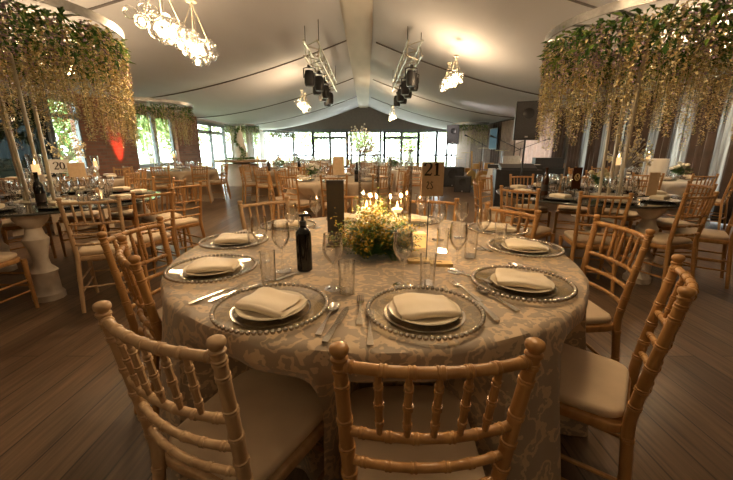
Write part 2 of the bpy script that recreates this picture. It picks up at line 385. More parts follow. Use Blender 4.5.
# ------------------------------------------------------------------ chiavari chair
def knots(path, r, at_, n=10, amp=.3):
    """tube along path (list of Vector) with bamboo ring pairs at fractions at_"""
    P = [Vector(p) for p in path]; L = [0]
    for a, b in zip(P, P[1:]): L.append(L[-1]+(b-a).length)
    T = L[-1]
    def pos(t):
        s = t*T
        for i in range(len(P)-1):
            if s <= L[i+1]+1e-9: return P[i].lerp(P[i+1], (s-L[i])/(L[i+1]-L[i]))
        return P[-1]
    ts = {0., 1.}; e = .0023/T
    for i in range(1, 13): ts.add(i/13)
    for k in at_:
        for o in (-2.2, -1.6, -.9, 0, .9, 1.6, 2.2): ts.add(min(1, max(0, k+o*e*1.6)))
    ts = sorted(ts); rs = []
    for t in ts:
        q = 0
        for k in at_:
            d = abs(t-k)/(e*1.6)
            q = max(q, 1 if .8 < d < 1.7 else (.25 if d < .8 else 0))
        rs.append((r(t) if callable(r) else r)*(1+amp*q))
    return MB().tube([pos(t) for t in ts], rs, n)
def curve_rail(x, y, z, bow, n=9): return [(-x+2*x*i/(n-1), y-bow*(1-(2*i/(n-1)-1)**2), z) for i in range(n)]
def post_x(z): return .158+.022*max(0, z-.45)/.45 if z > .45 else .158+.02*(.45-z)/.45
def post_y(z): return -.20-.055*max(0, (z-.45)/.45)**1.2 if z > .45 else -.20-.05*((.45-z)/.45)
def make_chair():
    c = empty('chiavari_chair', (0,0,0), 0, 'x', 'chair', 'x')
    w = M['wood']
    for s in (-1, 1):
        path = [(s*post_x(z), post_y(z), z) for z in [0, .11, .22, .33, .45, .53, .62, .71, .80, .875]]
        mb = knots(path, lambda t: .0137+.003*math.sin(PI*min(1, t*1.1)), [.14, .30, .46, .59, .66, .745, .83, .93, .975], 12, .16)
        top = path[-1]; rl = mb.build('rear_leg', w, c)
        MB().lathe([(.001,-.004),(.0145,-.004),(.0168,0),(.0168,.004),(.0125,.007),(.0130,.010),(.0175,.015),(.0185,.021),(.0165,.027),(.010,.031),(.001,.032)], top, 14).build('finial', w, rl)
        knots([(s*.185, .20, 0), (s*.19, .185, .21), (s*.192, .18, .42)], lambda t: .0125+.006*t, [.2, .45, .7, .93], 10, .2).build('front_leg', w, c)
    for i, (z, r) in enumerate([(.862, .0112), (.70, .0100), (.618, .0095), (.54, .0095)]):
        k = [.1, .25, .4, .6, .75, .9] if i else [.05, .22, .36, .5, .64, .78, .95]
        knots(curve_rail(post_x(z), post_y(z), z, .03), r, k, 10, .2).build('top_rail' if i == 0 else 'back_rail', w, c)
    for i in range(5):
        f = -.62+.31*i; b0 = .03*(1-f*f)
        knots([(f*post_x(.70)*.98, post_y(.70)-b0, .70), (f*post_x(.862), post_y(.862)-b0, .862)], lambda t: .006+.002*math.sin(PI*t), [.22, .5, .78], 8, .3).build('spindle', w, c)
    out = []
    for (x, y) in [(.17,-.20),(.205,.20),(-.205,.20),(-.17,-.20)]:
        out.append((x, y))
    def rounded(pts, r, n=5):
        res = []
        for i, p in enumerate(pts):
            p = Vector(p); a = Vector(pts[i-1]); b = Vector(pts[(i+1) % len(pts)])
            rr_ = r*(2.1 if p.y > 0 else 1); u = (a-p).normalized()*rr_; v = (b-p).normalized()*rr_
            for k in range(n+1):
                t = k/n; res.append(tuple((p+u)*(1-t)**2+p*2*t*(1-t)+(p+v)*t*t))
        return res
    MB().slab(rounded(out, .05), .405, .44, .006).build('seat_frame', w, c)
    ou2 = [(x*.96, y*.97+.004) for x, y in out]
    MB().slab(rounded(ou2, .055), .441, .478, .014, .012).build('cushion', M['cushion'], c)
    for z in (.16, .25):
        for s in (-1, 1):
            MB().tube([(s*.168, post_y(z), z), (s*.188, .19, z)], .008, 7).build('stretcher', w, c)
    for (y, z, x) in ((.195, .20, .187), (.195, .30, .188), (post_y(.2), .20, .168)):
        MB().tube([(-x, y, z), (x, y, z)], .008, 7).build('stretcher', w, c)
    return Proto(c)
CHAIR = make_chair()
def make_far_chair():
    mb = MB()
    for s in (-1, 1):
        mb.tube([(s*post_x(z), post_y(z), z) for z in [0, .22, .45, .62, .895]], .018, 5)
        mb.tube([(s*.185, .20, 0), (s*.192, .18, .41)], .016, 5)
        mb.tube([(s*.168, post_y(.2), .2), (s*.188, .19, .2)], .008, 4)
    for z in (.862, .70, .618, .54): mb.tube(curve_rail(post_x(z), post_y(z), z, .03, 5), .012, 5)
    for i in range(5):
        f = -.62+.31*i; b0 = .03*(1-f*f); mb.tube([(f*post_x(.7), post_y(.7)-b0, .7), (f*post_x(.86), post_y(.86)-b0, .862)], .009, 4)
    mb.box((0, 0, .422), (.37, .40, .035)); mb.tube([(-.187, .195, .2), (.187, .195, .2)], .008, 4)
    mb.box((0, .004, .462), (.36, .385, .04), mi=1)
    o = mb.build('chiavari_chair', [M['wood'], M['cushion']]); tag(o, 'x', 'chair', 'x'); return Proto(o)
FCHAIR = make_far_chair()
def chair_at(px, py, rz, label, group, far=False): return (FCHAIR if far else CHAIR).put((px, py, 0), rz, label, group)
def chair_fin(pl, pr, label, group):
    """left and right finial seats (viewed from behind the chair) give place and turn"""
    d = Vector(pr)-Vector(pl); a = math.atan2(d.y, d.x); m = (Vector(pl)+Vector(pr))/2; f = Vector((-math.sin(a), math.cos(a)))
    o = m+f*.252; chair_at(o.x, o.y, a, label, group); return (o.x, o.y, a)

# ------------------------------------------------------------------ main table
TC = Vector((.03, 1.66)); TR = .915
G0 = 'chairs round the front damask table'
mains = [
 ((-.061,.548), (.32,.563), 'brown wooden chiavari chair at bottom centre with its slatted back to the viewer'),
 ((-.60,.723), (-.282,.574), 'pale wooden chiavari chair at lower left, back with knobbed posts, turned to the damask table'),
 ((-.99,1.355), (-.76,1.08), 'wooden chiavari chair seen edge-on at the left of the damask table'),
 ((-1.08,1.78), (-1.12,1.42), 'wooden chiavari chair behind the edge-on chair, left side of the damask table'),
 ((-.87,2.36), (-.60,2.60), 'pale wooden chiavari chair beyond the damask table, left of the black bottle'),
 ((-.30,2.80), (.06,2.84), 'wooden chiavari chair half hidden behind the candle vases'),
 ((.31,2.62), (.66,2.49), 'wooden chiavari chair behind the number 21 sign'),
 ((.80,2.27), (.99,1.97), 'amber wooden chiavari chair at the back right of the damask table'),
 ((1.24,1.84), (1.24,1.46), 'wooden chiavari chair on the right of the damask table with oval cushion showing'),
 ((.805,.809), (1.03,1.09), 'large wooden chiavari chair at lower right with broad ivory cushion'),
]
cpos = []
for a, b, l in mains:
    # the two finials are ordered so that the seat points at the table
    d = Vector(b)-Vector(a); f = Vector((-d.y, d.x)); mid = (Vector(a)+Vector(b))/2
    if f.dot(TC-mid) < 0: a, b = b, a
    cpos.append(chair_fin(a, b, l, G0))
t = empty('banquet_table', (TC.x, TC.y, 0), 0, 'large round banquet table under the damask cloth in the foreground', 'table')
MB().lathe([(.86,.73),(.87,.735),(.87,.752),(.86,.756)], n=48).build('tabletop', M['whitepaint'], t)
for a in (45, 135, 225, 315):
    MB().tube([(.36*math.cos(math.radians(a)), .36*math.sin(math.radians(a)), 0), (.34*math.cos(math.radians(a)), .34*math.sin(math.radians(a)), .73)], .018, 8).build('leg', M['darkmetal'], t)
def smooth(t): t = max(0, min(1, t)); return t*t*(3-2*t)
def cloth(name, m, R, chairs, c, ztop=TZ, label='', group=None, amp=.04, n=288, seed=1, zfoot=.006):
    rnd = random.Random(seed); ph = [rnd.random()*6.28 for _ in range(4)]
    prof = [(0, ztop-.001, 0), (R*.3, ztop, 0), (R*.6, ztop, 0), (R*.9, ztop, 0), (R*.975, ztop, 0), (R*.995, ztop-.006, .02), (R*1.0, ztop-.018, .05)]
    for i in range(1, 19): prof.append((R*1.0, ztop-.018-(ztop-.018-zfoot)*i/18, .05+.95*i/18))
    ind = []
    for (x, y, rz) in chairs:
        d = Vector((x, y))-Vector(c); f = d.length-.225; ind.append((math.atan2(d.y, d.x), max(.0, R-f)+.02))
    vs = []; fs = []
    for r, z, w in prof:
        for i in range(n):
            a = 2*PI*i/n; rr = r
            if w:
                fold = math.sin(13*a+ph[0])+.6*math.sin(22*a+ph[1]+.8*math.sin(3*a))+.45*math.sin(37*a+ph[2])
                k = 0
                for (ca, dep) in ind:
                    da = abs((a-ca+PI) % (2*PI)-PI); k = max(k, dep*(1-smooth((da*R-.17)/.10)))
                drop = smooth((ztop-.06-z)/.20)
                kk = min(1, k*6)*drop; rr = r+amp*w**.8*fold*.55*(1-.6*kk)+(.02+.075*(1-kk))*w-k*drop
            vs.append((rr*math.cos(a), rr*math.sin(a), z))
    for j in range(len(prof)-1):
        for i in range(n):
            q = (i+1) % n; fs.append((j*n+i, j*n+q, (j+1)*n+q, (j+1)*n+i))
    o = MB().add(vs, fs).build(name, m, loc=(c[0], c[1], 0)); tag(o, label, 'tablecloth', group)
    return o
cloth('tablecloth', M['damask'], TR, cpos, TC, label='patterned beige damask tablecloth draped over the large front table', amp=.045)

M['wood_pale'] = mat('pale_limed_wood', (.42, .265, .14), .45, var=.25, scale=5, stretch=(6, 6, 1.2), c2=(.58, .40, .23), bump=.08)
def recolour(o):
    for c in bpy.data.objects:
        if c.parent and (c.parent == o or c.parent.parent == o) and c.type == 'MESH' and c.data.materials[0] == M['wood']:
            c.material_slots[0].link = 'OBJECT'; c.material_slots[0].material = M['wood_pale']
def find(l): return [o for o in bpy.data.objects if str(o.get('label')).startswith(l)][0]
# tableware prototypes (built at origin, bottom at z=0)
def p_charger():
    o = empty('charger_plate', label='x', cat='charger plate')
    MB().lathe([(.001,.004),(.11,.004),(.125,.006),(.160,.014),(.166,.016),(.164,.012),(.125,.002),(.11,0),(.001,0)], n=56).build('glass_dish', M['glassplate'], o)
    b = MB()
    for i in range(66):
        a = 2*PI*i/66; b.ball((.168*math.cos(a), .168*math.sin(a), .0155), .0071, 8, 6)
    b.build('bead_rim', M['bead'], o)
    MB().lathe([(.112,.0045),(.116,.0055),(.120,.0052)], n=56, cap=False).build('inner_rim', M['silver'], o)
    return Proto(o)
def p_plate():
    o = MB().lathe([(.001,.0),(.06,.0),(.068,.002),(.092,.011),(.0945,.0125),(.093,.0145),(.066,.006),(.001,.0045)], n=48).build('side_plate', M['porcelain']); tag(o, 'x', 'plate'); return Proto(o)
def p_napkin(seed):
    rnd = random.Random(seed); mb = MB(); w, d = .155, .115
    lay = [(0, .0, 1.0), (.0095, .004, .97), (.019, -.005, .94)]
    for k, (z, off, sc) in enumerate(lay):
        nx, ny = 18, 12; vs = []; fs = []
        for side in (1, 0):
            for j in range(ny+1):
                for i in range(nx+1):
                    u = i/nx*2-1; v = j/ny*2-1
                    x = u*w/2*sc*(1-.05*v*v)+off; y = v*d/2*sc*(1-.04*u*u)+off*.6
                    e = (1-abs(u)**8)*(1-abs(v)**6); sag = -.004*u*u+.003*math.sin(3*u+seed+k)+.002*math.sin(5*v+seed*2)
                    zz = z+sag+.004+(.0055 if side else -.0045)*max(0, e)**.5
                    if side and k == 2: zz += .005*max(0, math.sin(2.2*u+v*1.3+seed))
                    vs.append((x, y, max(zz, .0002)))
        P = (nx+1)*(ny+1)
        for j in range(ny):
            for i in range(nx):
                q = j*(nx+1)+i; fs.append((q, q+1, q+nx+2, q+nx+1)); fs.append((P+q, P+q+nx+1, P+q+nx+2, P+q+1))
        mb.add(vs, fs)
    # rolled fold along the two sides that closes the layers
    for sx in (-1, 1) if seed % 2 else (1,):
        pass
    ring = []
    nseg = 9
    vs = []; fs = []
    for i in range(13):
        u = i/12*2-1
        for k in range(nseg):
            a = -PI/2+PI*k/(nseg-1)
            vs.append((u*w/2*.95, -d/2*.93-.012*math.cos(a)*(1-.3*u*u), .0155+.0125*math.sin(a)-.003*u*u+.003*math.sin(3*u+seed)))
    for i in range(12):
        for k in range(nseg-1):
            q = i*nseg+k; fs.append((q, q+1, q+nseg+1, q+nseg))
    mb.add(vs, fs)
    o = mb.build('napkin', M['napkin']); tag(o, 'x', 'napkin')
    sub = o.modifiers.new('soft', 'SUBSURF'); sub.levels = 1; sub.render_levels = 1
    return Proto(o)
def p_wine(h=.20, r=.036):
    b0 = h*.46; o = empty('wine_glass', label='x', cat='wine glass')
    MB().lathe([(.0045,b0),(.012,b0+.004),(r*.8,b0+h*.14),(r,b0+h*.25),(r*.98,b0+h*.36),(r*.86,h),(r*.83,h),(r*.95,b0+h*.36),(r*.97,b0+h*.25),(r*.76,b0+h*.15),(.010,b0+.008),(.001,b0+.007)], n=24).build('bowl', M['glass'], o)
    MB().lathe([(.001,.0),(.033,.0),(.034,.0015),(.012,.005),(.0045,.012),(.0034,.05),(.0038,b0-.01),(.006,b0+.003),(.001,b0+.006)], n=18).build('stem', M['glass'], o)
    return Proto(o)
def p_tumbler(h=.115, r=.03):
    o = MB().lathe([(.001,0),(r*.86,0),(r*.9,.003),(r,h),(r*.94,h),(r*.84,.012),(.001,.012)], n=22).build('tumbler', M['glass']); tag(o, 'x', 'tumbler'); return Proto(o)
CHG, PLT, NAPS = p_charger(), p_plate(), [p_napkin(1), p_napkin(2)]
WINE, TUM = p_wine(), p_tumbler()
places = ['in front of the bottom centre chair', 'at lower left, in front of the knob-posted chair', 'at the left edge, beside the edge-on chair', 'at the upper left edge of the damask table',
 'at the back left, behind the black bottle', 'at the back, hidden behind the candle vases', 'at the back, behind the number 21 sign', 'at the back right, before the amber chair', 'upper of the two right-hand settings', 'at the front right, before the lower right chair']
spots = [(424,314),(272,310),(213,271),(235,243),None,None,None,(497,231),(524,250),(521,286)]
for i in range(10):
    if spots[i]: x, y = at(*spots[i])
    else:
        a = math.radians(-79-36*i); x, y = TC.x+.72*math.cos(a), TC.y+.72*math.sin(a)
    out = math.atan2(y-TC.y, x-TC.x)+PI/2
    rz = [.10,-.42,.18,.12,.3,0,-.2,-.2,-.25,-.3][i]
    CHG.put((x, y, TZ+.001), out, 'clear glass charger with silver bead rim %s' % places[i], 'beaded glass chargers on the damask table')
    PLT.put((x, y, TZ+.0072), 0, 'cream side plate under a napkin %s' % places[i], 'side plates on the damask table', scale=(1.13, 1.13, 1))
    NAPS[i % 2].put((x+.003, y+.006, TZ+.0135), rz, 'folded cream satin napkin %s' % places[i], 'napkins on the damask table', scale=(1.16, 1.16, .92))

# cutlery
def p_cut(kind):
    mb = MB(); L = {'fork': .195, 'knife': .215, 'spoon': .19}[kind]
    def strip(pts, z=lambda t: 0):  # pts: (y along length, half width, z)
        vs = []; fs = []
        for (y, hw, zz, th) in pts: vs += [(-hw, y, zz), (hw, y, zz), (hw, y, zz+th), (-hw, y, zz+th)]
        for i in range(len(pts)-1):
            a = 4*i; fs += [(a, a+4, a+5, a+1), (a+1, a+5, a+6, a+2), (a+2, a+6, a+7, a+3), (a+3, a+7, a+4, a)]
        fs += [(0,1,2,3), tuple(4*(len(pts)-1)+k for k in (3,2,1,0))]; mb.add(vs, fs)
    if kind == 'knife':
        strip([(-L/2,.008,.001,.007),(-L/2+.015,.0095,.001,.008),(-.02,.006,.001,.007),(-.01,.0045,.001,.006)])
        strip([(-.01,.005,.0015,.003),(.0,.0095,.0015,.002),(.07,.010,.0015,.002),(.095,.007,.0015,.002),(L/2,.001,.0015,.001)])
    else:
        strip([(-L/2,.009,.001,.003),(-L/2+.02,.0085,.002,.004),(-.03,.004,.004,.004),(.02,.003,.008,.003),(.035,.004,.006,.003)])
        if kind == 'fork':
            strip([(.035,.004,.006,.003),(.045,.011,.004,.002),(.058,.0115,.003,.002)])
            for k in range(4):
                x = -.0095+.0063*k; mb.tube([(x,.056,.004),(x,.075,.003),(x,.0965,.008)], [.0022,.0018,.001], 5)
        else:
            vs = []; fs = []
            for j in range(7):
                q = j/6; 
                for i in range(16):
                    a = 2*PI*i/16; vs.append((.0185*q*math.cos(a), .064+.030*q*math.sin(a), .0015+.008*q*q))
            for j in range(6):
                for i in range(16): fs.append((j*16+i, j*16+(i+1) % 16, (j+1)*16+(i+1) % 16, (j+1)*16+i))
            n0 = len(vs); vs += [(x, y, z+.0015) for x, y, z in vs]; fs += [tuple(reversed([n0+i for i in f])) for f in fs]; mb.add(vs, fs)
    o = mb.build(kind, M['silver']); tag(o, 'x', kind); return Proto(o)
CUT = {k: p_cut(k) for k in ('fork', 'knife', 'spoon')}
cuts = [('spoon',(338,303),(316,340),'silver spoon right of the lower left setting, nearer its charger'),
 ('knife',(347,309),(326,343),'silver knife lying beside the spoon between the two front settings'),
 ('fork',(361,293),(359,333),'long silver fork standing left of the front centre charger'),
 ('fork',(370,312),(370,346),'short silver fork touching the front centre charger rim'),
 ('knife',(466,291),(500,326),'silver knife close on the right of the front centre charger'),
 ('spoon',(474,288),(521,314),'silver spoon slanting between the front centre and front right settings'),
 ('fork',(452,283),(478,301),'silver fork behind the knife at the front centre charger'),
 ('fork',(246,286),(186,306),'long silver fork running left of the lower left charger'),
 ('fork',(262,285),(208,303),'second silver fork alongside the lower left charger'),
 ('knife',(455,271),(484,282),'silver knife left of the front right charger, far end by wine glass'),
 ('spoon',(505,265),(560,275),'silver spoon between the two right-edge settings'),
 ('knife',(498,268),(548,279),'silver knife between the two right-edge settings'),
 ('knife',(265,262),(225,257),'silver knife between the two left-edge settings'),
 ('knife',(287,277),(262,286),'silver knife tip poking behind the lower left charger'),
 ('fork',(470,243),(490,252),'silver fork left of the upper right-edge charger')]
for k, a, b, l in cuts:
    p = Vector(at(*a)); q = Vector(at(*b)); m = (p+q)/2; d = p-q
    CUT[k].put((m.x, m.y, TZ+.0015), math.atan2(d.y, d.x)-PI/2, l, 'cutlery on the damask table')

# glasses on the main table (base points)
wines = [(283,271,'wine glass between the left settings and the black bottle'),(334,289,'large wine glass at front centre left, nearest the viewer'),(402,286,'wine glass just right of the flower arrangement'),
 (456,272,'wine glass right of the gold cards'),(481,249,'wine glass beside the upper right-edge setting'),(438,240,'wine glass behind the number sign stem'),(262,262,'wine glass by the upper left charger'),
 (420,226,'distant wine glass under the number 21 sign'),(316,228,'distant wine glass behind the black bottle'),(292,240,'wine glass behind the left wine glass'),(460,238,'wine glass before the amber chair')]
for x, y, l in wines:
    p = at(x, y); WINE.put((p[0], p[1], TZ+.001), 0, 'clear '+l, 'glasses on the damask table')
tums = [(269,281,'short tumbler left of the bottle, beside the lower left charger'),(347,293,'short tumbler right of the nearest wine glass'),(427,285,'tall tumbler in front of the gold cards'),
 (499,246,'tumbler by the right-edge napkins'),(470,257,'tumbler between the right-hand wine glasses'),(303,232,'distant tumbler behind the black bottle'),(442,252,'tumbler just behind the gold cards'),(254,246,'tumbler near the upper left napkin')]
for x, y, l in tums:
    p = at(x, y); TUM.put((p[0], p[1], TZ+.001), 0, 'clear glass '+l, 'glasses on the damask table')

# bottle with pourer
p = at(305, 270); o = empty('sauce_bottle', (p[0], p[1], TZ+.001), .4, 'small black bottle with a pump pourer on the damask table', 'bottle')
MB().lathe([(.001,0),(.028,0),(.031,.003),(.031,.15),(.029,.162),(.020,.172),(.013,.178),(.012,.195),(.001,.196)], n=28).build('body', M['blackglass'], o)
mb = MB().lathe([(.014,.186),(.014,.203),(.006,.206),(.005,.222),(.001,.223)], n=16); mb.box((.006, 0, .226), (.040, .012, .009)); mb.tube([(.02,0,.226),(.032,0,.224),(.035,0,.214)], .0035, 6)
mb.build('pump', M['black'], o)
# slate block
p = at(336.5, 246); o = empty('menu_block', (p[0], p[1], TZ+.001), .05, 'tall dark slate menu block standing between bottle and vases', 'menu holder')
MB().box((0, 0, .166), (.084, .03, .332)).build('slab', M['slate'], o, smooth=False); MB().box((0, 0, .004), (.10, .06, .008)).build('foot', M['slate'], o, smooth=False)
# number sign
def ribbon(mb, pts, ws, y, mi=0):
    vs = []; n = len(pts)
    for i, (x, z) in enumerate(pts):
        a = pts[max(0, i-1)]; b = pts[min(n-1, i+1)]; dx, dz = b[0]-a[0], b[1]-a[1]; L = math.hypot(dx, dz) or 1
        w = ws[i] if isinstance(ws, list) else ws; nx, nz = -dz/L*w/2, dx/L*w/2
        vs += [(x+nx, y, z+nz), (x-nx, y, z-nz), (x+nx, y-.0015, z+nz), (x-nx, y-.0015, z-nz)]
    fs = []
    for i in range(n-1): a = 4*i; fs += [(a+2,a+3,a+7,a+6),(a,a+4,a+5,a+1),(a,a+2,a+6,a+4),(a+1,a+5,a+7,a+3)]
    mb.add(vs, fs, mi)
def digit(mb, d, x, z, s, y):
    P = lambda u, v: (x+u*s, z+v*s)
    if d == '2':
        pts = [P(.02,.74), P(.05,.88), P(.16,.97), P(.30,1.0), P(.46,.95), P(.54,.82), P(.52,.66), P(.40,.48), P(.24,.30), P(.08,.10)]
        ribbon(mb, pts, [.20*s,.14*s,.07*s,.06*s,.12*s,.17*s,.17*s,.13*s,.09*s,.08*s], y); ribbon(mb, [P(.02,.06), P(.30,.08), P(.48,.05), P(.60,.22)], [.13*s,.16*s,.13*s,.05*s], y)
    if d == '1':
        ribbon(mb, [P(.26,.97), P(.26,.03)], .19*s, y); ribbon(mb, [P(.04,.03), P(.48,.03)], .06*s, y); ribbon(mb, [P(.06,.80), P(.26,.95)], .07*s, y)
    if d == '0':
        pts = [P(.28+.24*math.sin(2*PI*i/20), .5+.45*math.cos(2*PI*i/20)) for i in range(21)]
        ribbon(mb, pts, [(.07+.11*abs(math.sin(2*PI*i/20)))*s for i in range(21)], y)
    if d == 'curl':
        ribbon(mb, [P(.0,.9), P(.12,1), P(.22,.85), P(.10,.62), P(.0,.4), P(.12,.25), P(.26,.35)], .09*s, y)
        ribbon(mb, [P(.62,.9), P(.50,1), P(.40,.85), P(.52,.62), P(.62,.4), P(.50,.25), P(.36,.35)], .09*s, y)
p = at(426, 262); o = empty('table_number_sign', (p[0], p[1], TZ+.001), 0, 'kraft number 21 sign on a thin stem on the damask table', 'table number sign')
MB().box((.012, 0, .357), (.090, .006, .140)).build('card', M['kraft'], o, smooth=False)
for dg, dx, dz, ds in (('2', -.024, .372, .052), ('1', .014, .372, .052), ('curl', -.012, .308, .040)):
    mb = MB(); digit(mb, dg, dx, dz, ds, -.0035); mb.build('ornament' if dg == 'curl' else 'digit', M['ink'], o, smooth=False)
MB().tube([(0,0,.0),(0,0,.29)], .0022, 6).build('stem', M['darkmetal'], o); MB().lathe([(.001,0),(.028,0),(.028,.004),(.001,.006)], n=20).build('base', M['darkmetal'], o)
# vases with floating candles
for i, (vx, vy, r, h, l) in enumerate([(.012,1.74,.053,.47,'left tall glass cylinder vase with a floating candle'),(.165,1.72,.060,.475,'right tall glass cylinder vase with a floating candle')]):
    o = empty('cylinder_vase', (vx, vy, TZ+.001), 0, l, 'vase', 'cylinder vases on the damask table')
    MB().lathe([(.001,0),(r,0),(r,h),(r-.003,h+.001),(r-.004,h),(r-.004,.02),(.001,.018)], n=32).build('glass_wall', M['vase_glass'], o)
    MB().lathe([(r-.001,h-.004),(r+.002,h),(r-.002,h+.003),(r-.005,h)], n=32, cap=False).build('rim', M['silver'], o)
    MB().lathe([(.001,.0185),(r-.006,.0205),(r-.006,.173),(.001,.1735)], n=28).build('water', M['water'], o)
    mb = MB(); rr = random.Random(i)
    for _ in range(26):
        a = rr.random()*6.28; q = rr.random()*(r-.018); x, y = q*math.cos(a), q*math.sin(a); z0 = .03; z1 = rr.uniform(.08, .165)
        mb.tube([(x*.4, y*.4, z0), (x, y, z1)], .0012, 4)
        for _ in range(5): mb.ball((x+rr.uniform(-.008,.008), y+rr.uniform(-.008,.008), z1-rr.random()*.05), .004, 5, 4, mi=1)
    mb.build('submerged_sprig', [M['leaf_light'], M['yellowspray']], o)
    cx = o.location.x-.015*(1 if i else 1); c = empty('floating_candle', (vx-.012, vy-.012, TZ+.175), 0, ('left' if i == 0 else 'right')+' lit ivory candle floating in its tall cylinder vase', 'candle', 'floating candles')
    MB().lathe([(.001,0),(.018,0),(.026,.010),(.026,.018),(.001,.017)], n=20).build('wax', M['wax'], c)
    MB().lathe([(.001,.019),(.0045,.026),(.005,.031),(.0025,.041),(.0005,.052)], n=10).build('flame', M['flame'], c)
    ld = bpy.data.lights.new('candle_light', 'POINT'); ld.energy = 3.2; ld.color = (1, .62, .28); ld.shadow_soft_size = .012
    lo = bpy.data.objects.new('candle_light', ld); COL.objects.link(lo); lo.parent = c; lo.location = (0, 0, .065)
# flower arrangement
o = empty('flower_arrangement', (.045, 1.60, TZ+.001), 0, 'mustard and white blossom arrangement with fern skirt round the vases', 'flower arrangement')
def leafquad(mb, p, d, L, w, mi=0, curl=.25):
    d = Vector(d).normalized(); s = d.cross(Vector((0, 0, 1)));
    s = s.normalized() if s.length > 1e-3 else Vector((1, 0, 0)); n = s.cross(d); p = Vector(p)
    mb.add([p, p+d*L*.45+s*w/2+n*L*curl*.3, p+d*L-n*L*curl*.3, p+d*L*.45-s*w/2+n*L*curl*.3], [(0, 1, 2, 3)], mi)
VC = [(Vector((.012-.045, 1.74-1.60)), .058), (Vector((.165-.045, 1.72-1.60)), .066)]
def clear(x, y): return all((Vector((x, y))-c).length > r for c, r in VC)
rr = random.Random(3); mb = MB()
for _ in range(260):   # fern fronds low at front
    a = rr.uniform(PI, 2*PI)+rr.uniform(-.5, .5); L = rr.uniform(.10, .23); z0 = rr.uniform(.01, .11)
    b = Vector((rr.uniform(-.06, .08), rr.uniform(-.07, .03), z0)); tip = b+Vector((math.cos(a)*L*.75, math.sin(a)*L*.6, rr.uniform(-.2, .5)*L)); tip.z = max(.012, tip.z)
    for k in range(9):
        p = b.lerp(tip, (k+1)/10)
        if not clear(p.x, p.y): continue
        dd = (tip-b).normalized(); s = dd.cross(Vector((0, 0, 1))).normalized()
        for sg in (-1, 1): leafquad(mb, p, dd*.5+s*sg, .03*(1.2-k/10), .010, 0)
for _ in range(60):
    a = rr.uniform(0, 2*PI); x, y = rr.uniform(-.12, .16), rr.uniform(-.1, .1)
    if clear(x, y): leafquad(mb, (x, y, rr.uniform(.02, .12)), (math.cos(a), math.sin(a), rr.uniform(-.2, .8)), .06, .025, rr.choice([0, 0, 1]))
mb.build('fern_skirt', [M['leaf'], M['leaf_light']], o)['kind'] = 'stuff'
mb = MB()
for _ in range(330):
    x, y = rr.gauss(.0, .08), rr.gauss(.0, .07)
    if not clear(x, y): continue
    h = rr.uniform(.10, .25)*max(.45, 1-abs(x-.0)*2.2)*(.72 if y < .06 else 1.05); mb.tube([(x*.6, y*.6, .01), (x*.9, y*.9, h*.6), (x, y, h)], .0011, 4, 0)
    mi = rr.choice([1, 1, 1, 1, 0, 2]) if x > -.05 else rr.choice([1, 2, 3, 1, 0])
    for _ in range(16):
        p = (x+rr.gauss(0, .014), y+rr.gauss(0, .014), h+rr.gauss(0, .022))
        leafquad(mb, p, (rr.uniform(-1, 1), rr.uniform(-1, 1), rr.uniform(-.5, 1)), rr.uniform(.011, .019), .010, mi)
mb.build('blossom_spray', [M['leaf_light'], M['yellowspray'], M['wist_cream'], M['whiteflower']], o)['kind'] = 'stuff'
# tea light cube, gold cards
p = at(419.5, 247); o = empty('tealight_holder', (p[0], p[1], TZ+.001), .1, 'glowing square amber tea light holder behind the gold cards', 'tea light')
MB().box((0, 0, .036), (.052, .052, .072)).build('cube', mat('amber_glow_glass', (.75, .5, .2), .3, emis=(1, .55, .16), estr=.55), o, smooth=False)
MB().lathe([(.001,.072),(.016,.073),(.016,.078),(.001,.078)], n=14).build('wax', M['wax'], o)
for i, (a, b, l) in enumerate([((418,262),.05,'gold place card lying left of its pair below the number sign'), ((441,265),-.06,'gold place card with a dark clasp, right of its pair')]):
    p = at(*a); o = empty('place_card', (p[0], p[1], TZ+.001), b, l, 'card', 'gold cards'); MB().box((0, 0, .006), (.092, .05, .012)).build('sleeve', M['goldcard'], o, smooth=False)
    MB().tube([(-.01+.012*math.cos(q/8*PI), .012*math.sin(q/8*PI)-.006, .0135) for q in range(9)], .001, 4).build('clasp', M['ink'], o)

# ------------------------------------------------------------------ background tables
def table_glass(c, label, R=.92, npd=3, a0=-100):
    t = empty('mirror_table', (c[0], c[1], 0), 0, label, 'table')
    MB().lathe([(.001,.742),(R,.742),(R+.004,.747),(R+.004,.756),(R,.761),(.001,.761)], n=72).build('tabletop', M['tabletopglass'], t)
    for k in range(npd):
        a = math.radians(a0+360/npd*k); x, y = (R-.16)*math.cos(a), (R-.16)*math.sin(a)
        MB().lathe([(r_*.78, z_) for r_, z_ in [(.001,0),(.145,0),(.145,.05),(.12,.07),(.115,.22),(.13,.25),(.075,.30),(.065,.36),(.085,.44),(.11,.50),(.115,.53),(.085,.56),(.07,.62),(.12,.66),(.15,.70),(.15,.74),(.001,.741)]], (x, y, 0), 10 if npd > 2 else 8).build('pedestal', M['whitepaint'], t)
    return t
def ring_chairs(c, table, angs, far, group, back=1.17):
    near = sorted([a for a in angs if math.sin(math.radians(a)) <= .02], key=lambda a: math.cos(math.radians(a)))
    farr = sorted([a for a in angs if a not in near], key=lambda a: math.cos(math.radians(a)))
    ordn = ['leftmost', 'second from left', 'third from left', 'fourth from left', 'fifth from left', 'sixth from left']
    pos = []
    for side, lst in (('near', near), ('far', farr)):
        for i, a in enumerate(lst):
            r = math.radians(a); d = back-.25; x, y = c[0]+d*math.cos(r), c[1]+d*math.sin(r)
            chair_at(x, y, r+PI/2, 'wooden chiavari chair, %s, %s side of %s' % (ordn[i], side, table), group, far); pos.append((x, y, r+PI/2))
    return pos
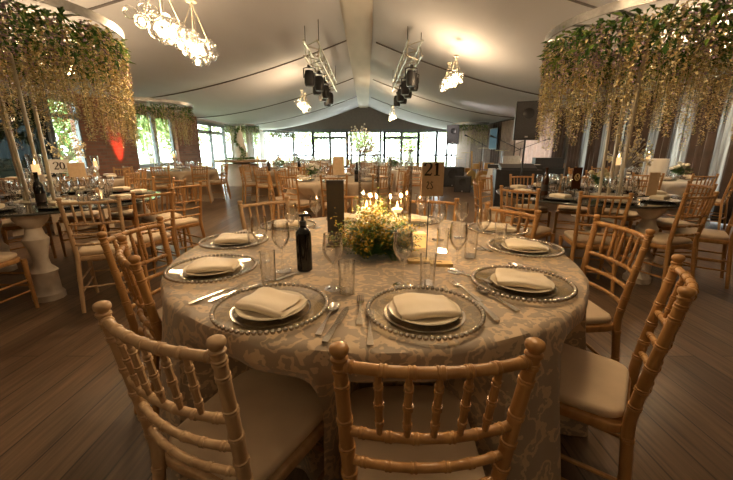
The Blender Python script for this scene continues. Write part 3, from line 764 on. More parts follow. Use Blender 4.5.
LWINE = MB().lathe([(.001,0),(.03,0),(.004,.008),(.003,.09),(.02,.105),(.034,.135),(.033,.16),(.029,.195),(.027,.195),(.031,.16),(.018,.108),(.001,.1)], n=10).build('wine_glass', M['glass']); tag(LWINE, 'x', 'wine glass'); LWINE = Proto(LWINE)
LTUM = MB().lathe([(.001,0),(.027,0),(.031,.12),(.029,.12),(.025,.01),(.001,.01)], n=10).build('tumbler', M['glass']); tag(LTUM, 'x', 'tumbler'); LTUM = Proto(LTUM)
LNAP = MB().slab([(-.08,-.055),(.08,-.06),(.085,.055),(-.075,.06)], 0, .032, .008, .008).build('napkin', M['napkin']); tag(LNAP, 'x', 'napkin'); LNAP = Proto(LNAP)
LCHG = MB().lathe([(.001,.0),(.11,.0),(.165,.012),(.17,.018),(.16,.017),(.11,.006),(.001,.006)], n=24).build('charger_plate', M['bead']); tag(LCHG, 'x', 'charger plate'); LCHG = Proto(LCHG)
FLOWERS = []
def settings(c, z, tname, n=8, a0=0, full=True, seed=0, R=.7, glasses=2):
    rr = random.Random(seed)
    for k in range(n):
        a = math.radians(a0+360/n*k); x, y = c[0]+R*math.cos(a), c[1]+R*math.sin(a)
        LCHG.put((x, y, z+.001), 0, 'round silver-rimmed charger among the place settings on %s' % tname, 'chargers on '+tname)
        LNAP.put((x, y, z+.0195), a+PI/2+rr.uniform(-.4, .4), 'folded cream napkin on a charger on %s' % tname, 'napkins on '+tname)
        for j in range(glasses):
            b = a+(.32 if j % 2 else .12)+.1*(j > 1); q = R*(.66 if j < 2 else .48)
            (LWINE if j != 1 else LTUM).put((c[0]+q*math.cos(b), c[1]+q*math.sin(b), z+.001), 0, ('clear stemmed glass among the glassware on %s' if j != 1 else 'clear tumbler among the glassware on %s') % tname, 'glassware on '+tname)
def posy(loc, r, h, label, white=True, seed=0, kindname='table_posy'):
    o = empty(kindname, loc, 0, label, 'flowers'); rr = random.Random(seed); mb = MB()
    MB().lathe([(.001,0),(.05,0),(.055,.06),(.045,.09),(.001,.09)], n=12).build('pot', M['glass'], o)
    for _ in range(120):
        a = rr.random()*6.28; leafquad(mb, (rr.gauss(0, r*.35), rr.gauss(0, r*.35), .07+rr.random()*h*.6), (math.cos(a), math.sin(a), rr.uniform(-.3, 1)), .09, .035, rr.choice([0, 0, 1]))
    mb.build('leaves', [M['leaf'], M['leaf_light']], o)['kind'] = 'stuff'
    for _ in range(9):
        MB().ball((rr.gauss(0, r*.45), rr.gauss(0, r*.4), .09+h*rr.uniform(.4, .9)), .033, 8, 6, sz=.8).build('bloom', M['whiteflower'] if white else M['wist_cream'], o)
    return o

T2, T3 = (-3.1, 3.45), (2.45, 3.92)
table_glass(T2, 'round mirror-topped table on white pedestals under the left flower canopy', a0=-62)
table_glass(T3, 'round mirror-topped table on white pedestals under the right flower canopy', a0=-75)
G2, G3 = 'chairs round the left mirror table', 'chairs round the right mirror table'
for a, b, l, g in [((-2.22,2.49),(-1.90,2.64),'pale wooden chiavari chair with dusky cushion, nearest at the left mirror table',G2),
 ((-1.93,2.86),(-1.78,3.19),'wooden chiavari chair behind the nearest one on the right of the left mirror table',G2),
 ((-2.02,3.56),(-1.84,3.88),'wooden chiavari chair with tan cushion by the aisle at the left mirror table',G2),
 ((-3.03,2.13),(-2.68,2.13),'wooden chiavari chair cut by the left frame edge, seat and legs showing',G2),
 ((1.80,2.92),(2.15,2.80),'wooden chiavari chair at the right mirror table, behind the damask table chair',G3),
 ((2.58,2.80),(2.93,2.90),'tall wooden chiavari chair nearest at the right mirror table, cream cushion',G3),
 ((1.32,3.42),(1.56,3.14),'wooden chiavari chair at the left end of the right mirror table',G3),
 ((3.33,2.98),(3.56,3.26),'wooden chiavari chair at the right frame edge with broad cream seat',G3)]:
    d = Vector(b)-Vector(a); f = Vector((-d.y, d.x)); mid = (Vector(a)+Vector(b))/2; c = Vector(T2 if g == G2 else T3)
    if f.dot(c-mid) < 0: a, b = b, a
    chair_fin(a, b, l, g)
ring_chairs(T2, 'the left mirror table', [48, 84, 120, 156, 192], False, G2)
ring_chairs(T3, 'the right mirror table', [-8, 28, 64, 100, 136, 172], False, G3)
settings(T2, .762, 'the left mirror table', 9, -85, seed=2, glasses=4)
settings(T3, .762, 'the right mirror table', 9, -98, seed=3, glasses=4)

recolour(find('pale wooden chiavari chair at lower left')); recolour(find('pale wooden chiavari chair with dusky')); recolour(find('pale wooden chiavari chair beyond'))
# other tables: (name, centre, chair angles, far chairs, cloth, phrase)
def cloth_table(c, phrase, m, chairs, seed):
    t = empty('round_table', (c[0], c[1], 0), 0, 'round banquet table beneath %s' % phrase.replace('the table', 'the cloth, the table'), 'table', 'round banquet tables')
    MB().lathe([(.001,.72),(.85,.72),(.85,.745),(.001,.746)], n=32).build('tabletop', M['whitepaint'], t)
    MB().lathe([(.3,0),(.28,.03),(.05,.06),(.05,.72)], n=12).build('pedestal', M['darkmetal'], t)
    cloth('tablecloth', m, .90, chairs, c, ztop=.762, label='plain floor-length cloth on %s' % phrase, group='plain tablecloths', amp=.04, n=120, seed=seed)
BT = [((-.45,6.0), 'the middle table', [-126,-90,-54,-18,18,54,90,126,162,198], False, 'clothplain'),
      ((-1.95,8.9), 'the table right of the aisle', [-110,-70,-30,10,50,90,130,170,210], True, 'clothplain'),
      ((.75,9.3), 'the table behind the number sign', [-110,-70,-30,10,50,90,130,170,210], True, 'clothwhite'),
      ((-5.1,5.9), 'the number 20 table', [-120,-80,-40,0,40,80,120], False, 'clothplain'),
      ((-4.75,8.9), 'the second left canopy table', [-120,-80,-40,0,40,80,120], True, 'clothplain'),
      ((4.95,6.3), 'the brown curtain side table', [-125,-90,-55,90,130,200], False, 'clothwhite'),
      ((-2.2,12.9), 'the table right of the cake', [-110,-65,-20,25,160,205], True, 'clothwhite'),
      ((.4,13.4), 'the far centre table', [-110,-65,-20,25,160,205], True, 'clothwhite'),
      ((-2.6,17.2), 'the farthest table', [-120,-75,-30,15,170], True, 'clothwhite'),
      ((4.55,10.4), 'the band side table', [-130,-95,-60,150], True, 'clothwhite')]
for i, (c, ph, an, fr, cm) in enumerate(BT):
    g = 'chairs round ' + ph
    ps = ring_chairs(c, ph, an, fr, g)
    cloth_table(c, ph, M[cm], ps, i+5)
    settings(c, .763, ph, 8, -95+7*i, seed=i+11, glasses=3 if i < 7 else 2)

# ------------------------------------------------------------------ flower canopies
def strand_mesh(seed, L, dens=1.0):
    rr = random.Random(seed); mb = MB(); n = int(230*dens*L/.85)
    mb.tube([(0,0,0),(rr.uniform(-.01,.01),rr.uniform(-.01,.01),-L*.5),(0,0,-L)], .0016, 3, 3)
    kind = seed % 4
    for i in range(n):
        u = i/n; z = -L*u; rad = (.036+.012*math.sin(u*17+seed))*(1.1-.8*u)+.006
        a = rr.random()*6.28; s = rr.uniform(.019, .031)*(1.05-.4*u)
        mi = rr.choices([0, 1, 2], [[5,3,1+4*(u<.4)],[5,4,0],[3,2,1+6*(u<.5)],[5,2,1+3*(u<.3)]][kind])[0]
        leafquad(mb, (rad*math.cos(a)*.7, rad*math.sin(a)*.7, z), (math.cos(a), math.sin(a), rr.uniform(-1.2, .5)), s*1.3, s, mi, .5)
    return mb
STR_MATS = [M['wist_cream'], M['wist_gold'], M['wist_mauve'], M['leaf']]
LMESH = [strand_mesh(s, L).mesh('wisteria_strand', STR_MATS, False) for s, L in enumerate([1.02, .92, .84, .76, .98, .88])]
def canopy(cx, cy, zr, R, label, rods, ground, near=True, drop=1.0, seed=0):
    t = empty('flower_canopy', (cx, cy, ground), 0, label, 'flower canopy', 'hanging blossom canopies')
    rr = random.Random(seed); z = zr-ground
    MB().lathe([(R,z-.01),(R+.012,z-.01),(R+.012,z+.06),(R,z+.06),(R,z-.01)], n=72, cap=False).build('ring_band', M['band'], t)
    mb = MB()
    for k in range(6):
        a = PI*k/6; mb.tube([(-R*math.cos(a), -R*math.sin(a), z+.06), (R*math.cos(a), R*math.sin(a), z+.06)], .012, 5)
    mb.build('spoke_frame', M['steel'], t)
    for (x, y, x1, y1) in rods: MB().tube([(x, y, .0), (x1, y1, z+.05)], .016 if near else .011, 8).build('rod', M['rodgold'], t)
    if rods: MB().lathe([(.001,0),(.19,0),(.19,.008),(.001,.010)], (sum(r[0] for r in rods)/len(rods), 0, 0), n=32).build('base_plate', M['rodgold'], t)
    mb = MB(); n = 2600 if near else 700
    for _ in range(n):
        a = rr.random()*6.28; q = R*math.sqrt(rr.random())*.96 if rr.random() < .5 else R*rr.uniform(.86, .98)
        L = rr.uniform(.05, .12)
        leafquad(mb, (q*math.cos(a), q*math.sin(a), z-rr.random()**1.6*.26-.03), (math.cos(a)*.5+rr.uniform(-.7,.7), math.sin(a)*.5+rr.uniform(-.7,.7), rr.uniform(-1.4, .4)), L, L*.42, rr.choice([0, 0, 1]), .4)
    mb.build('greenery', [M['leaf'], M['leaf_light']], t, smooth=False)['kind'] = 'stuff'
    if near:
        for k in range(68):
            a = 2*PI*k/68+rr.uniform(-.025, .025); q = R*rr.uniform(.93, 1.0)
            me = LMESH[rr.randrange(6)]; o = bpy.data.objects.new('wisteria_strand', me); COL.objects.link(o); o.parent = t
            o.location = (q*math.cos(a), q*math.sin(a), z-rr.uniform(.02, .10)); o.rotation_euler = (0, 0, rr.random()*6.28); s = rr.uniform(.85, 1.05)*drop; o.scale = (1, 1, s)
        mb = MB()
        for k in range(75):
            q = R*math.sqrt(rr.random())*.88; a = rr.random()*6.28; sm = strand_mesh(100+k, rr.uniform(.55, .8)*drop, .5)
            x, y = q*math.cos(a), q*math.sin(a)
            mb.add([(v[0]+x, v[1]+y, v[2]+z-.06) for v in sm.v], sm.f); mb.m[-len(sm.f):] = sm.m
        mb.build('inner_blossom', STR_MATS, t, smooth=False)['kind'] = 'stuff'
    else:
        mb = MB()
        for k in range(110):
            q = R*(rr.uniform(.8, 1.02) if k < 70 else math.sqrt(rr.random())*.8); a = rr.random()*6.28; sm = strand_mesh(300+k, rr.uniform(.6, .9)*drop, .45)
            x, y = q*math.cos(a), q*math.sin(a); mb.add([(v[0]+x, v[1]+y, v[2]+z-.06) for v in sm.v], sm.f); mb.m[-len(sm.f):] = sm.m
        mb.build('blossom_fringe', STR_MATS, t, smooth=False)['kind'] = 'stuff'
    return t
M['rodgold'] = mat('pale_gold_rod', (.62, .55, .42), .4, .2)
canopy(-3.27, 3.35, 2.30, .98, 'large left flower canopy of cream wisteria over the mirror table', [(-.02,-.02,-.06,-.02),(.05,-.06,.02,-.08),(.15,.0,.14,.0),(.22,.02,.24,.02)], .763, seed=1)
canopy(2.84, 3.75, 2.34, .99, 'large right flower canopy of straw-coloured wisteria over the mirror table', [(-.32,0,-.35,0),(-.26,-.05,-.27,-.06),(-.2,.03,-.2,.03),(-.14,-.02,-.13,-.02),(-.09,.04,-.06,.04),(-.17,-.08,-.17,-.09)], .763, seed=2)
canopy(-5.25, 8.9, 2.28, .95, 'second left flower canopy, dense beige fringe before the brick wall', [(-.08,0,-.08,0),(.08,0,.08,0)], .764, near=False, seed=3)
canopy(-6.0, 17.5, 2.36, .8, 'small far flower canopy behind the wedding cake', [(-.08,0,-.08,0),(.08,0,.08,0)], 0.0, near=False, seed=4)
canopy(-5.2, 22.6, 2.3, .75, 'tiny green flower canopy before the far left window', [(-.08,0,-.08,0),(.08,0,.08,0)], 0.0, near=False, drop=.5, seed=5)
canopy(4.9, 17.2, 2.4, .85, 'far right flower canopy behind the small loudspeaker', [(-.08,0,-.08,0),(.08,0,.08,0)], 0.0, near=False, seed=6)

# ------------------------------------------------------------------ chandeliers
def make_chandelier():
    t = empty('globe_chandelier', (0,0,0), 0, 'x', 'chandelier', 'glass globe chandeliers'); rr = random.Random(5)
    for y, h in ((-.35, .5), (.35, .5)):
        MB().lathe([(.001,h),(.06,h),(.06,h-.03),(.001,h-.035)], (0, y, 0), 16).build('ceiling_plate', M['rodgold'], t)
        for k in range(4):
            a = PI/4+k*PI/2; MB().tube([(0, y, h-.03), (.14*math.cos(a), y+.22*math.sin(a), .06)], .004, 5).build('rod', M['rodgold'], t)
    gm = MB().ball((0,0,0), .062, 14, 9).mesh('glass_globe', M['glass']); bm = MB().ball((0,0,0), .030, 10, 6, sz=1.25).mesh('bulb', M['bulb'])
    sm = MB().ball((0,0,0), .034, 10, 7).mesh('small_globe', M['glass'])
    for k in range(60):
        y = rr.uniform(-.68, .68); a = rr.random()*6.28; q = rr.uniform(.06, .17); p = (q*math.cos(a), y, q*math.sin(a)*.75)
        o = bpy.data.objects.new('glass_globe', gm if k % 3 else sm); COL.objects.link(o); o.parent = t; o.location = p
    for k in range(9):
        p = (rr.uniform(-.12, .12), -.6+1.2*k/8, rr.uniform(-.16, -.02)); o = bpy.data.objects.new('bulb', bm); COL.objects.link(o); o.parent = t; o.location = p
        o = bpy.data.objects.new('glass_globe', gm); COL.objects.link(o); o.parent = t; o.location = p
    MB().tube([(0,-.6,.05),(0,.6,.05)], .008, 6).build('spine', M['rodgold'], t)
    return Proto(t)
CH = make_chandelier()
CHAND = [(-2.12,4.42,2.50,.0,'long glowing glass globe chandelier at upper left', 1),(1.75,7.7,2.62,.0,'glowing glass globe chandelier right of the ridge',.8),
 (-1.85,10.9,2.50,0,'small glass globe chandelier left of the far gable',.8),(1.1,15.4,2.60,0,'tiny distant glass globe chandelier at the right of the gable',.8),
 (.75,2.05,2.75,0,'added unseen glass globe chandelier hanging high above the front damask table',1),(-2.1,-.9,2.50,0,'added unseen glass globe chandelier overhead on the left behind the viewer',1),(1.2,-2.8,2.6,0,'added unseen glass globe chandelier overhead behind the viewer',1),  # these three are out of view, added to light the foreground
 (4.3,5.0,2.55,0,'added glass globe chandelier, unseen behind the right flower canopy',.9),(-4.5,5.3,2.5,0,'added glass globe chandelier, unseen behind the left flower canopy',.9)]  # this pair is unseen, added to brighten the side tables
CPOW = [135, 95, 80, 80, 78, 16, 16, 95, 60]
for (x, y, z, rz, l, s), pw in zip(CHAND, CPOW):
    c = CH.put((x, y, z), rz, l, 'glass globe chandeliers', s)
    for dy in (-.35, .35):
        ld = bpy.data.lights.new('chandelier_light', 'POINT'); ld.energy = pw/2; ld.color = (1, .69, .39); ld.shadow_soft_size = .10
        lo = bpy.data.objects.new('chandelier_light', ld); COL.objects.link(lo); lo.parent = c; lo.location = (0, dy, -.05)

# ------------------------------------------------------------------ trusses with spotlights
def spotlight():
    o = empty('stage_spotlight', label='x', cat='spotlight')
    MB().lathe([(.001,.0),(.075,.0),(.09,.05),(.09,.19),(.07,.25),(.001,.27)], (0,0,-.32), 12).build('lamp_body', M['black'], o)
    MB().tube([(-.10,0,-.18),(-.10,0,-.03),(0,0,-.005),(.10,0,-.03),(.10,0,-.18)], .010, 5).build('yoke', M['black'], o)
    MB().box((0,0,.0), (.05,.05,.05)).build('clamp', M['darkmetal'], o); return Proto(o)
SP = spotlight()
for sx, side in ((-1.12, 'left'), (.98, 'right')):
    y0, y1, zc = 7.7, 12.1, 3.22; o = empty('lighting_truss', (sx, 0, 0), 0, 'silver lighting truss hanging %s of the ridge' % side, 'truss', 'lighting trusses'); mb = MB(); w = .14
    for dx, dz in ((-w, -w), (w, -w), (-w, w), (w, w)): mb.tube([(dx, y0, zc+dz), (dx, y1, zc+dz)], .022, 6)
    n = 12
    for k in range(n):
        a, b = y0+(y1-y0)*k/n, y0+(y1-y0)*(k+1)/n
        if k % 2: a, b = b, a
        for p, q in (((-w,-w),(w,-w)), ((w,-w),(w,w)), ((w,w),(-w,w)), ((-w,w),(-w,-w))): mb.tube([(p[0], a, zc+p[1]), (q[0], b, zc+q[1])], .011, 4)
    mb.build('lattice', M['truss'], o)
    for yy in (y0+.2, y1-.2):
        for dx in (-w, w): MB().tube([(dx, yy, zc+w), (dx, yy, ceil_z(sx+dx, yy))], .008, 5).build('hanger', M['darkmetal'], o)
    for k in range(7):
        y = 8.5+.62*k; SP.put((sx+(.07 if k % 2 else -.07)-(.1 if sx < 0 else -.1), y, zc-w-.025), .3*k, 'black stage spotlight on the %s truss, %s' % (side, ['nearest of seven', 'second nearest', 'third nearest', 'middle one of seven', 'third farthest', 'second farthest', 'farthest of seven'][k]), 'stage spotlights', 1.3)

wash = [o for o in bpy.data.objects if o.get('label') == 'black stage spotlight on the right truss, farthest of seven'][0]
ld = bpy.data.lights.new('added_drape_wash', 'SPOT'); ld.energy = 420; ld.color = (1, .86, .76); ld.spot_size = .75; ld.spot_blend = .7; ld.shadow_soft_size = .06  # wash light added to brighten the blush drape
lo = bpy.data.objects.new('added_drape_wash', ld); COL.objects.link(lo); lo.parent = wash; wp = wash.location+Vector((0, 0, -.47))
dv = (Vector((6.1, 13.3, 1.4))-wp); lo.matrix_local = Matrix.Rotation(-wash.rotation_euler.z, 4, 'Z') @ dv.to_track_quat('-Z', 'Y').to_matrix().to_4x4(); lo.location = (0, 0, -.36)
# ------------------------------------------------------------------ curtains on the right wall
def curtain(y0, y1, m, label, x=XR-.12, top=2.46, amp=.05, per=.16, seed=0):
    rr = random.Random(seed); n = max(8, int((y1-y0)/per*8)); vs = []; fs = []; zs = [0.02, .6, 1.3, 2.0, top]
    for z in zs:
        for i in range(n+1):
            y = y0+(y1-y0)*i/n; s = math.sin(2*PI*(y/per)+seed+.5*math.sin(z*2+y*3)); vs.append((x+amp*s*(1-.4*(z/top)), y, z))
    for j in range(len(zs)-1):
        for i in range(n): q = j*(n+1)+i; fs.append((q, q+1, q+n+2, q+n+1))
    o = MB().add(vs, fs).build('curtain', m); o.modifiers.new('cloth', 'SOLIDIFY').thickness = .006; tag(o, label, 'curtain', 'drapes along the right wall'); return o
desc = ['at the right frame edge', 'second from the right edge', 'third from the right edge', 'fourth from the right edge', 'behind the white wine cooler', 'left of the white wine cooler', 'behind the right canopy rods', 'just left of the canopy rods', 'beside the band area', 'last before the blush drape']
y = 3.0; rr = random.Random(77); wid = [1.6, .5, .42, .5, .36, .6, .5, .5, .6, .85]
for i, w_ in enumerate(wid):
    curtain(y, y+w_, M['curt_dark'], 'dark brown pleated curtain %s' % desc[i], seed=i); y += w_+.02
    if i < 9:
        g_ = [.22, .26, .2, .36, .22, .24, .2, .26, .2][i]
        curtain(y-.04, y+g_+.26, M['curt_sheer'], 'silvery sheer strip left of the dark curtain %s' % desc[i].replace('just ', ''), x=XR-.045, amp=.02, per=.07, seed=i); y += g_+.02
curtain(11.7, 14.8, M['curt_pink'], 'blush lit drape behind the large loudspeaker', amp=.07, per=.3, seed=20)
curtain(14.9, 16.4, M['curt_taupe'], 'taupe drape left of the blush drape', amp=.07, per=.3, seed=21)
curtain(16.5, 17.6, M['curt_dark'], 'dark drape behind the wall screen', amp=.07, per=.3, seed=22)
curtain(17.7, 21.0, M['curt_taupe'], 'long taupe drape near the far right corner', amp=.07, per=.35, seed=23)
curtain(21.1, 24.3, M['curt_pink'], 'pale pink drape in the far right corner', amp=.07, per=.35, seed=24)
o = empty('curtain_rail', (XR-.12, 0, 0), 0, 'pale steel curtain rail along the right wall', 'rail'); MB().tube([(0, 2.5, 2.5), (0, 11.3, 2.5)], .022, 8).build('bar', M['steel'], o)
for y in (2.6, 5.0, 7.5, 10.0): MB().tube([(0, y, 2.5), (.14, y, 2.5)], .012, 6).build('bracket', M['steel'], o)
# pale sheers at the last left window
for i, (a, b) in enumerate([(18.2, 19.6), (20.6, 21.8), (23.2, 24.3)]):
    c = curtain(a, b, M['curt_white'], 'white sheer panel at the last left window, %s' % ['nearest', 'middle one', 'in the far corner'][i], x=XL+.12, top=2.4, amp=.04, per=.25, seed=40+i); c['group'] = 'white sheers'

# ------------------------------------------------------------------ stage gear
def speaker(x, y, z, w, d, h, rz, label, stand=True):
    o = empty('loudspeaker', (x, y, z), rz, label, 'loudspeaker')
    MB().box((0, 0, h/2), (w, d, h)).build('cabinet', M['black'], o, smooth=False)
    MB().box((0, -d/2-.006, h/2), (w*.9, .012, h*.93)).build('grille', M['grille'], o, smooth=False)
    MB().lathe([(.02,-.0),(w*.2,.012),(w*.22,.02),(w*.22,0)], n=16).xf(Matrix.Translation((0, -d/2-.012, h*.68)) @ Matrix.Rotation(PI/2, 4, 'X')).build('horn', M['black'], o)
    MB().box((0, -d/2-.014, h*.08), (.05, .006, .025)).build('badge', M['steel'], o, smooth=False)
    if stand:
        s = empty('speaker_stand', (x, y, 0), rz, 'black tripod stand under the %s' % label.replace('black ', '').split(' on ')[0], 'stand')
        MB().tube([(0,0,.25),(0,0,z)], .018, 8).build('pole', M['black'], s)
        for k in range(3):
            a = 2*PI*k/3+.5; MB().tube([(0,0,.62),(.42*math.cos(a),.42*math.sin(a),.012)], .012, 6).build('leg', M['black'], s)
speaker(2.95, 6.7, 1.42, .42, .36, .66, -.35, 'large black loudspeaker on a stand before the blush drape')
speaker(3.15, 13.2, 1.45, .44, .36, .66, -.2, 'small distant black loudspeaker on a stand near the far windows')
speaker(2.95, 10.7, 0, .48, .45, .46, -.3, 'black floor monitor cabinet on the dance floor edge', False)
speaker(3.0, 12.4, 0, .75, .6, .66, -.1, 'black bass cabinet below the small loudspeaker', False)
def drum_kit(x, y):
    o = empty('drum_kit', (x, y, 0), 0, 'amber drum kit with brass cymbals on the band area', 'drum kit')
    MB().lathe([(.001,0),(.27,0),(.28,.02),(.28,.38),(.27,.40),(.001,.40)], n=24).xf(Matrix.Translation((0,-.2,.29)) @ Matrix.Rotation(PI/2, 4, 'X')).build('bass_drum', M['amber'], o)
    for (dx, dy, z, r, h) in ((-.22,-.35,.62,.15,.18),(.18,-.35,.62,.16,.2),(.5,-.1,.38,.2,.36),(-.5,-.05,.5,.17,.14)):
        MB().lathe([(.001,0),(r,0),(r,h),(.001,h)], (dx, dy, z), 20).build('drum', M['amber'], o)
        MB().tube([(dx,dy,0),(dx,dy,z)], .01, 5).build('drum_stand', M['steel'], o)
    for (dx, dy, z, r) in ((-.6,-.3,1.15,.2),(.6,-.3,1.22,.22),(-.75,0,.95,.16),(.1,.1,1.3,.2)):
        MB().lathe([(.001,.02),(.03,.02),(r,0),(r,-.004),(.001,.01)], (dx,dy,z), 20).build('cymbal', M['cymbal'], o)
        MB().tube([(dx,dy,0),(dx,dy,z+.03)], .01, 5).build('cymbal_stand', M['steel'], o)
drum_kit(3.95, 12.3)
def mic(x, y, rz, label, h=1.45):
    o = empty('microphone_stand', (x, y, 0), rz, label, 'microphone stand', 'microphone stands')
    for k in range(3): a = 2*PI*k/3; MB().tube([(0,0,.25),(.28*math.cos(a),.28*math.sin(a),.008)], .008, 5).build('leg', M['black'], o)
    MB().tube([(0,0,.2),(0,0,h)], .009, 6).build('pole', M['black'], o); MB().tube([(.15,0,h-.1),(-.55,0,h+.18)], .007, 6).build('boom', M['black'], o)
    MB().tube([(-.55,0,h+.18),(-.68,0,h+.22)], [.014,.024], 8).build('microphone', M['darkmetal'], o)
mic(3.55, 11.0, .4, 'boom microphone stand in front of the drum kit'); mic(4.75, 11.5, 2.6, 'boom microphone stand right of the drum kit'); mic(3.6, 8.7, .2, 'boom microphone stand left of the large loudspeaker', 1.35); mic(4.0, 9.3, 2.9, 'boom microphone stand behind the keyboard', 1.3)
o = empty('keyboard', (3.55, 8.5, 0), -.3, 'black stage keyboard on a crossed stand', 'keyboard')
MB().box((0,0,.86), (1.2,.32,.09)).build('case', M['black'], o, smooth=False); MB().box((0,-.07,.908), (1.1,.14,.008)).build('keys', M['paper'], o, smooth=False)
for s in (-1, 1):
    for yy in (-.12, .12): MB().tube([(s*.4,yy,0.01),(-s*.4,yy,.81)], .014, 6).build('leg', M['black'], o)
o = empty('mixing_desk', (3.2, 7.5, 0), -.2, 'black draped mixing desk right of the loudspeaker pole', 'desk')
MB().box((0,0,.42), (.9,.5,.84)).build('draped_stand', M['black'], o, smooth=False); MB().box((0,0,.88), (.7,.4,.08), rx=.2).build('console', M['grille'], o, smooth=False); 
MB().box((-.1,.16,1.0), (.36,.02,.24), rx=-.2).build('laptop_screen', M['steel'], o, smooth=False)
o = empty('wall_screen', (XR-.25, 17.0, 1.3), 0, 'blue-lit narrow wall screen among the far drapes', 'screen'); MB().box((0,0,.45), (.05,1.0,.95)).build('bezel', M['black'], o, smooth=False); MB().box((-.03,0,.45), (.01,.92,.86)).build('panel', M['screen'], o, smooth=False)
o = empty('amplifier', (4.6, 9.0, 0), -.2, 'stack of black amplifier cabinets before the dark drapes', 'amplifier')
MB().box((0,0,.4), (.7,.35,.8)).build('cabinet', M['black'], o, smooth=False); MB().box((0,0,.93), (.66,.33,.24)).build('head', M['grille'], o, smooth=False)
o = empty('guitar', (3.35, 11.2, 0), .3, 'yellow guitar leaning on a stand in front of the drums', 'guitar')
MB().slab([(.17*math.cos(a)*(1-.25*math.cos(2*a)*0), .24*math.sin(a)*(1+.0*a)) if abs(math.sin(a)) > .35 else (.13*math.cos(a), .24*math.sin(a)) for a in [2*PI*i/24 for i in range(24)]], -.04, .04, .01).xf(Matrix.Translation((0,0,.38)) @ Matrix.Rotation(PI/2-.15, 4, 'X')).build('body', M['cymbal'], o)
MB().box((0,.05,.9), (.05,.02,.62), rx=-.12).build('neck', M['amber'], o, smooth=False); MB().tube([(-.15,-.12,.01),(0,.05,.35),(.15,-.12,.01)], .01, 5).build('stand', M['black'], o)

# ------------------------------------------------------------------ cake
CKT = (-4.55, 12.9)
o = empty('cake_table', (CKT[0], CKT[1], 0), 0, 'round cloth-covered cake table by the aisle', 'table'); MB().lathe([(.001,.0),(.66,.0),(.62,.4),(.60,.74),(.58,.76),(.001,.76)], n=40).build('tablecloth', M['clothplain'], o)
o = empty('log_slice', (CKT[0], CKT[1], .761), 0, 'wide bark-edged log slice under the cake', 'cake board'); MB().lathe([(.001,0),(.30,.0),(.30,.03),(.88,.06),(.92,.09),(.90,.13),(.001,.13)], n=40).build('wood', M['barkslice'], o)
o = empty('wedding_cake', (CKT[0], CKT[1], .893), 0, 'tall five-tier white wedding cake with greenery', 'cake')
z = 0
for k, (r, h) in enumerate([(.24,.26),(.20,.25),(.16,.24),(.12,.22),(.08,.2)]):
    MB().lathe([(.001,z),(r,z),(r,z+h-.01),(r-.01,z+h),(.001,z+h)], n=32).build('tier', M['icing'], o); z += h
mb = MB(); rr = random.Random(9)
for _ in range(300):
    u = rr.random(); a = -PI/2+.9*math.sin(u*7)+rr.uniform(-.3,.3); r = .27-.18*u; leafquad(mb, (r*math.cos(a), r*math.sin(a), u*1.15), (rr.uniform(-1,1), -1, rr.uniform(-1,1)), .09, .045, rr.choice([0,1]))
for _ in range(160):
    a = rr.random()*6.28; leafquad(mb, (.40*math.cos(a), .40*math.sin(a), .02), (math.cos(a), math.sin(a), rr.uniform(.2,1.4)), .12, .05, rr.choice([0,1]))
mb.build('greenery', [M['leaf'], M['leaf_light']], o)['kind'] = 'stuff'

# ------------------------------------------------------------------ table dressings in the background
posy((-4.6, 5.5, .764), .14, .22, 'leafy green posy on the number 20 table', False, 1)
posy((5.22, 5.9, .764), .18, .2, 'white rose posy on the white table by the curtains', True, 2)
posy((-.9, 5.9, .764), .14, .2, 'white flower posy on the middle table', True, 3)
posy((-2.1, 8.7, .764), .2, .25, 'large white flower posy on the table right of the aisle', True, 4)
posy((.7, 9.0, .764), .16, .25, 'green and white posy on the far table behind the sign', True, 5)
posy((2.75, 4.1, .763), .12, .18, 'small green posy on the right mirror table', False, 6)
posy((-2.5, 12.7, .764), .2, .3, 'white posy on the table right of the cake', True, 7)
posy((.3, 13.2, .764), .2, .3, 'white posy on the far centre table', True, 8)
def crystal_tree(x, y, z, h, r, label, m):
    o = empty('crystal_tree', (x, y, z), 0, label, 'centrepiece', 'bead tree centrepieces'); rr = random.Random(int(x*10)); MB().lathe([(.001,0),(.07,0),(.07,.01),(.012,.02),(.010,h*.4),(.001,h*.41)], n=12).build('stem', M['steel'], o)
    mb = MB(); bb = MB()
    for k in range(34):
        a = rr.random()*6.28; u = rr.uniform(-.5, 1); tip = Vector((r*math.cos(a)*math.sqrt(max(.1, 1-u*u)), r*math.sin(a)*math.sqrt(max(.1, 1-u*u)), h*.66+u*h*.34)); mb.tube([(0,0,h*.38), tip*.5+Vector((0,0,h*.25)), tip], .004, 4)
        for q in (.55, .75, .9, 1): bb.ball(Vector((0,0,h*.38)).lerp(tip, q)+Vector((rr.uniform(-.03,.03), rr.uniform(-.03,.03), rr.uniform(-.03,.03))), .014, 6, 4)
    mb.build('branches', M['steel'], o); bb.build('beads', m, o)['kind'] = 'stuff'
crystal_tree(-.12, 6.1, .764, .88, .24, 'silver crystal bead tree on the middle table', M['whiteflower'])
crystal_tree(-5.15, 6.1, .764, .75, .3, 'gold bead tree on the number 20 table', M['wist_cream'])
crystal_tree(3.35, 4.55, .763, .65, .25, 'pale bead tree beyond the right canopy rods', M['wist_cream'])
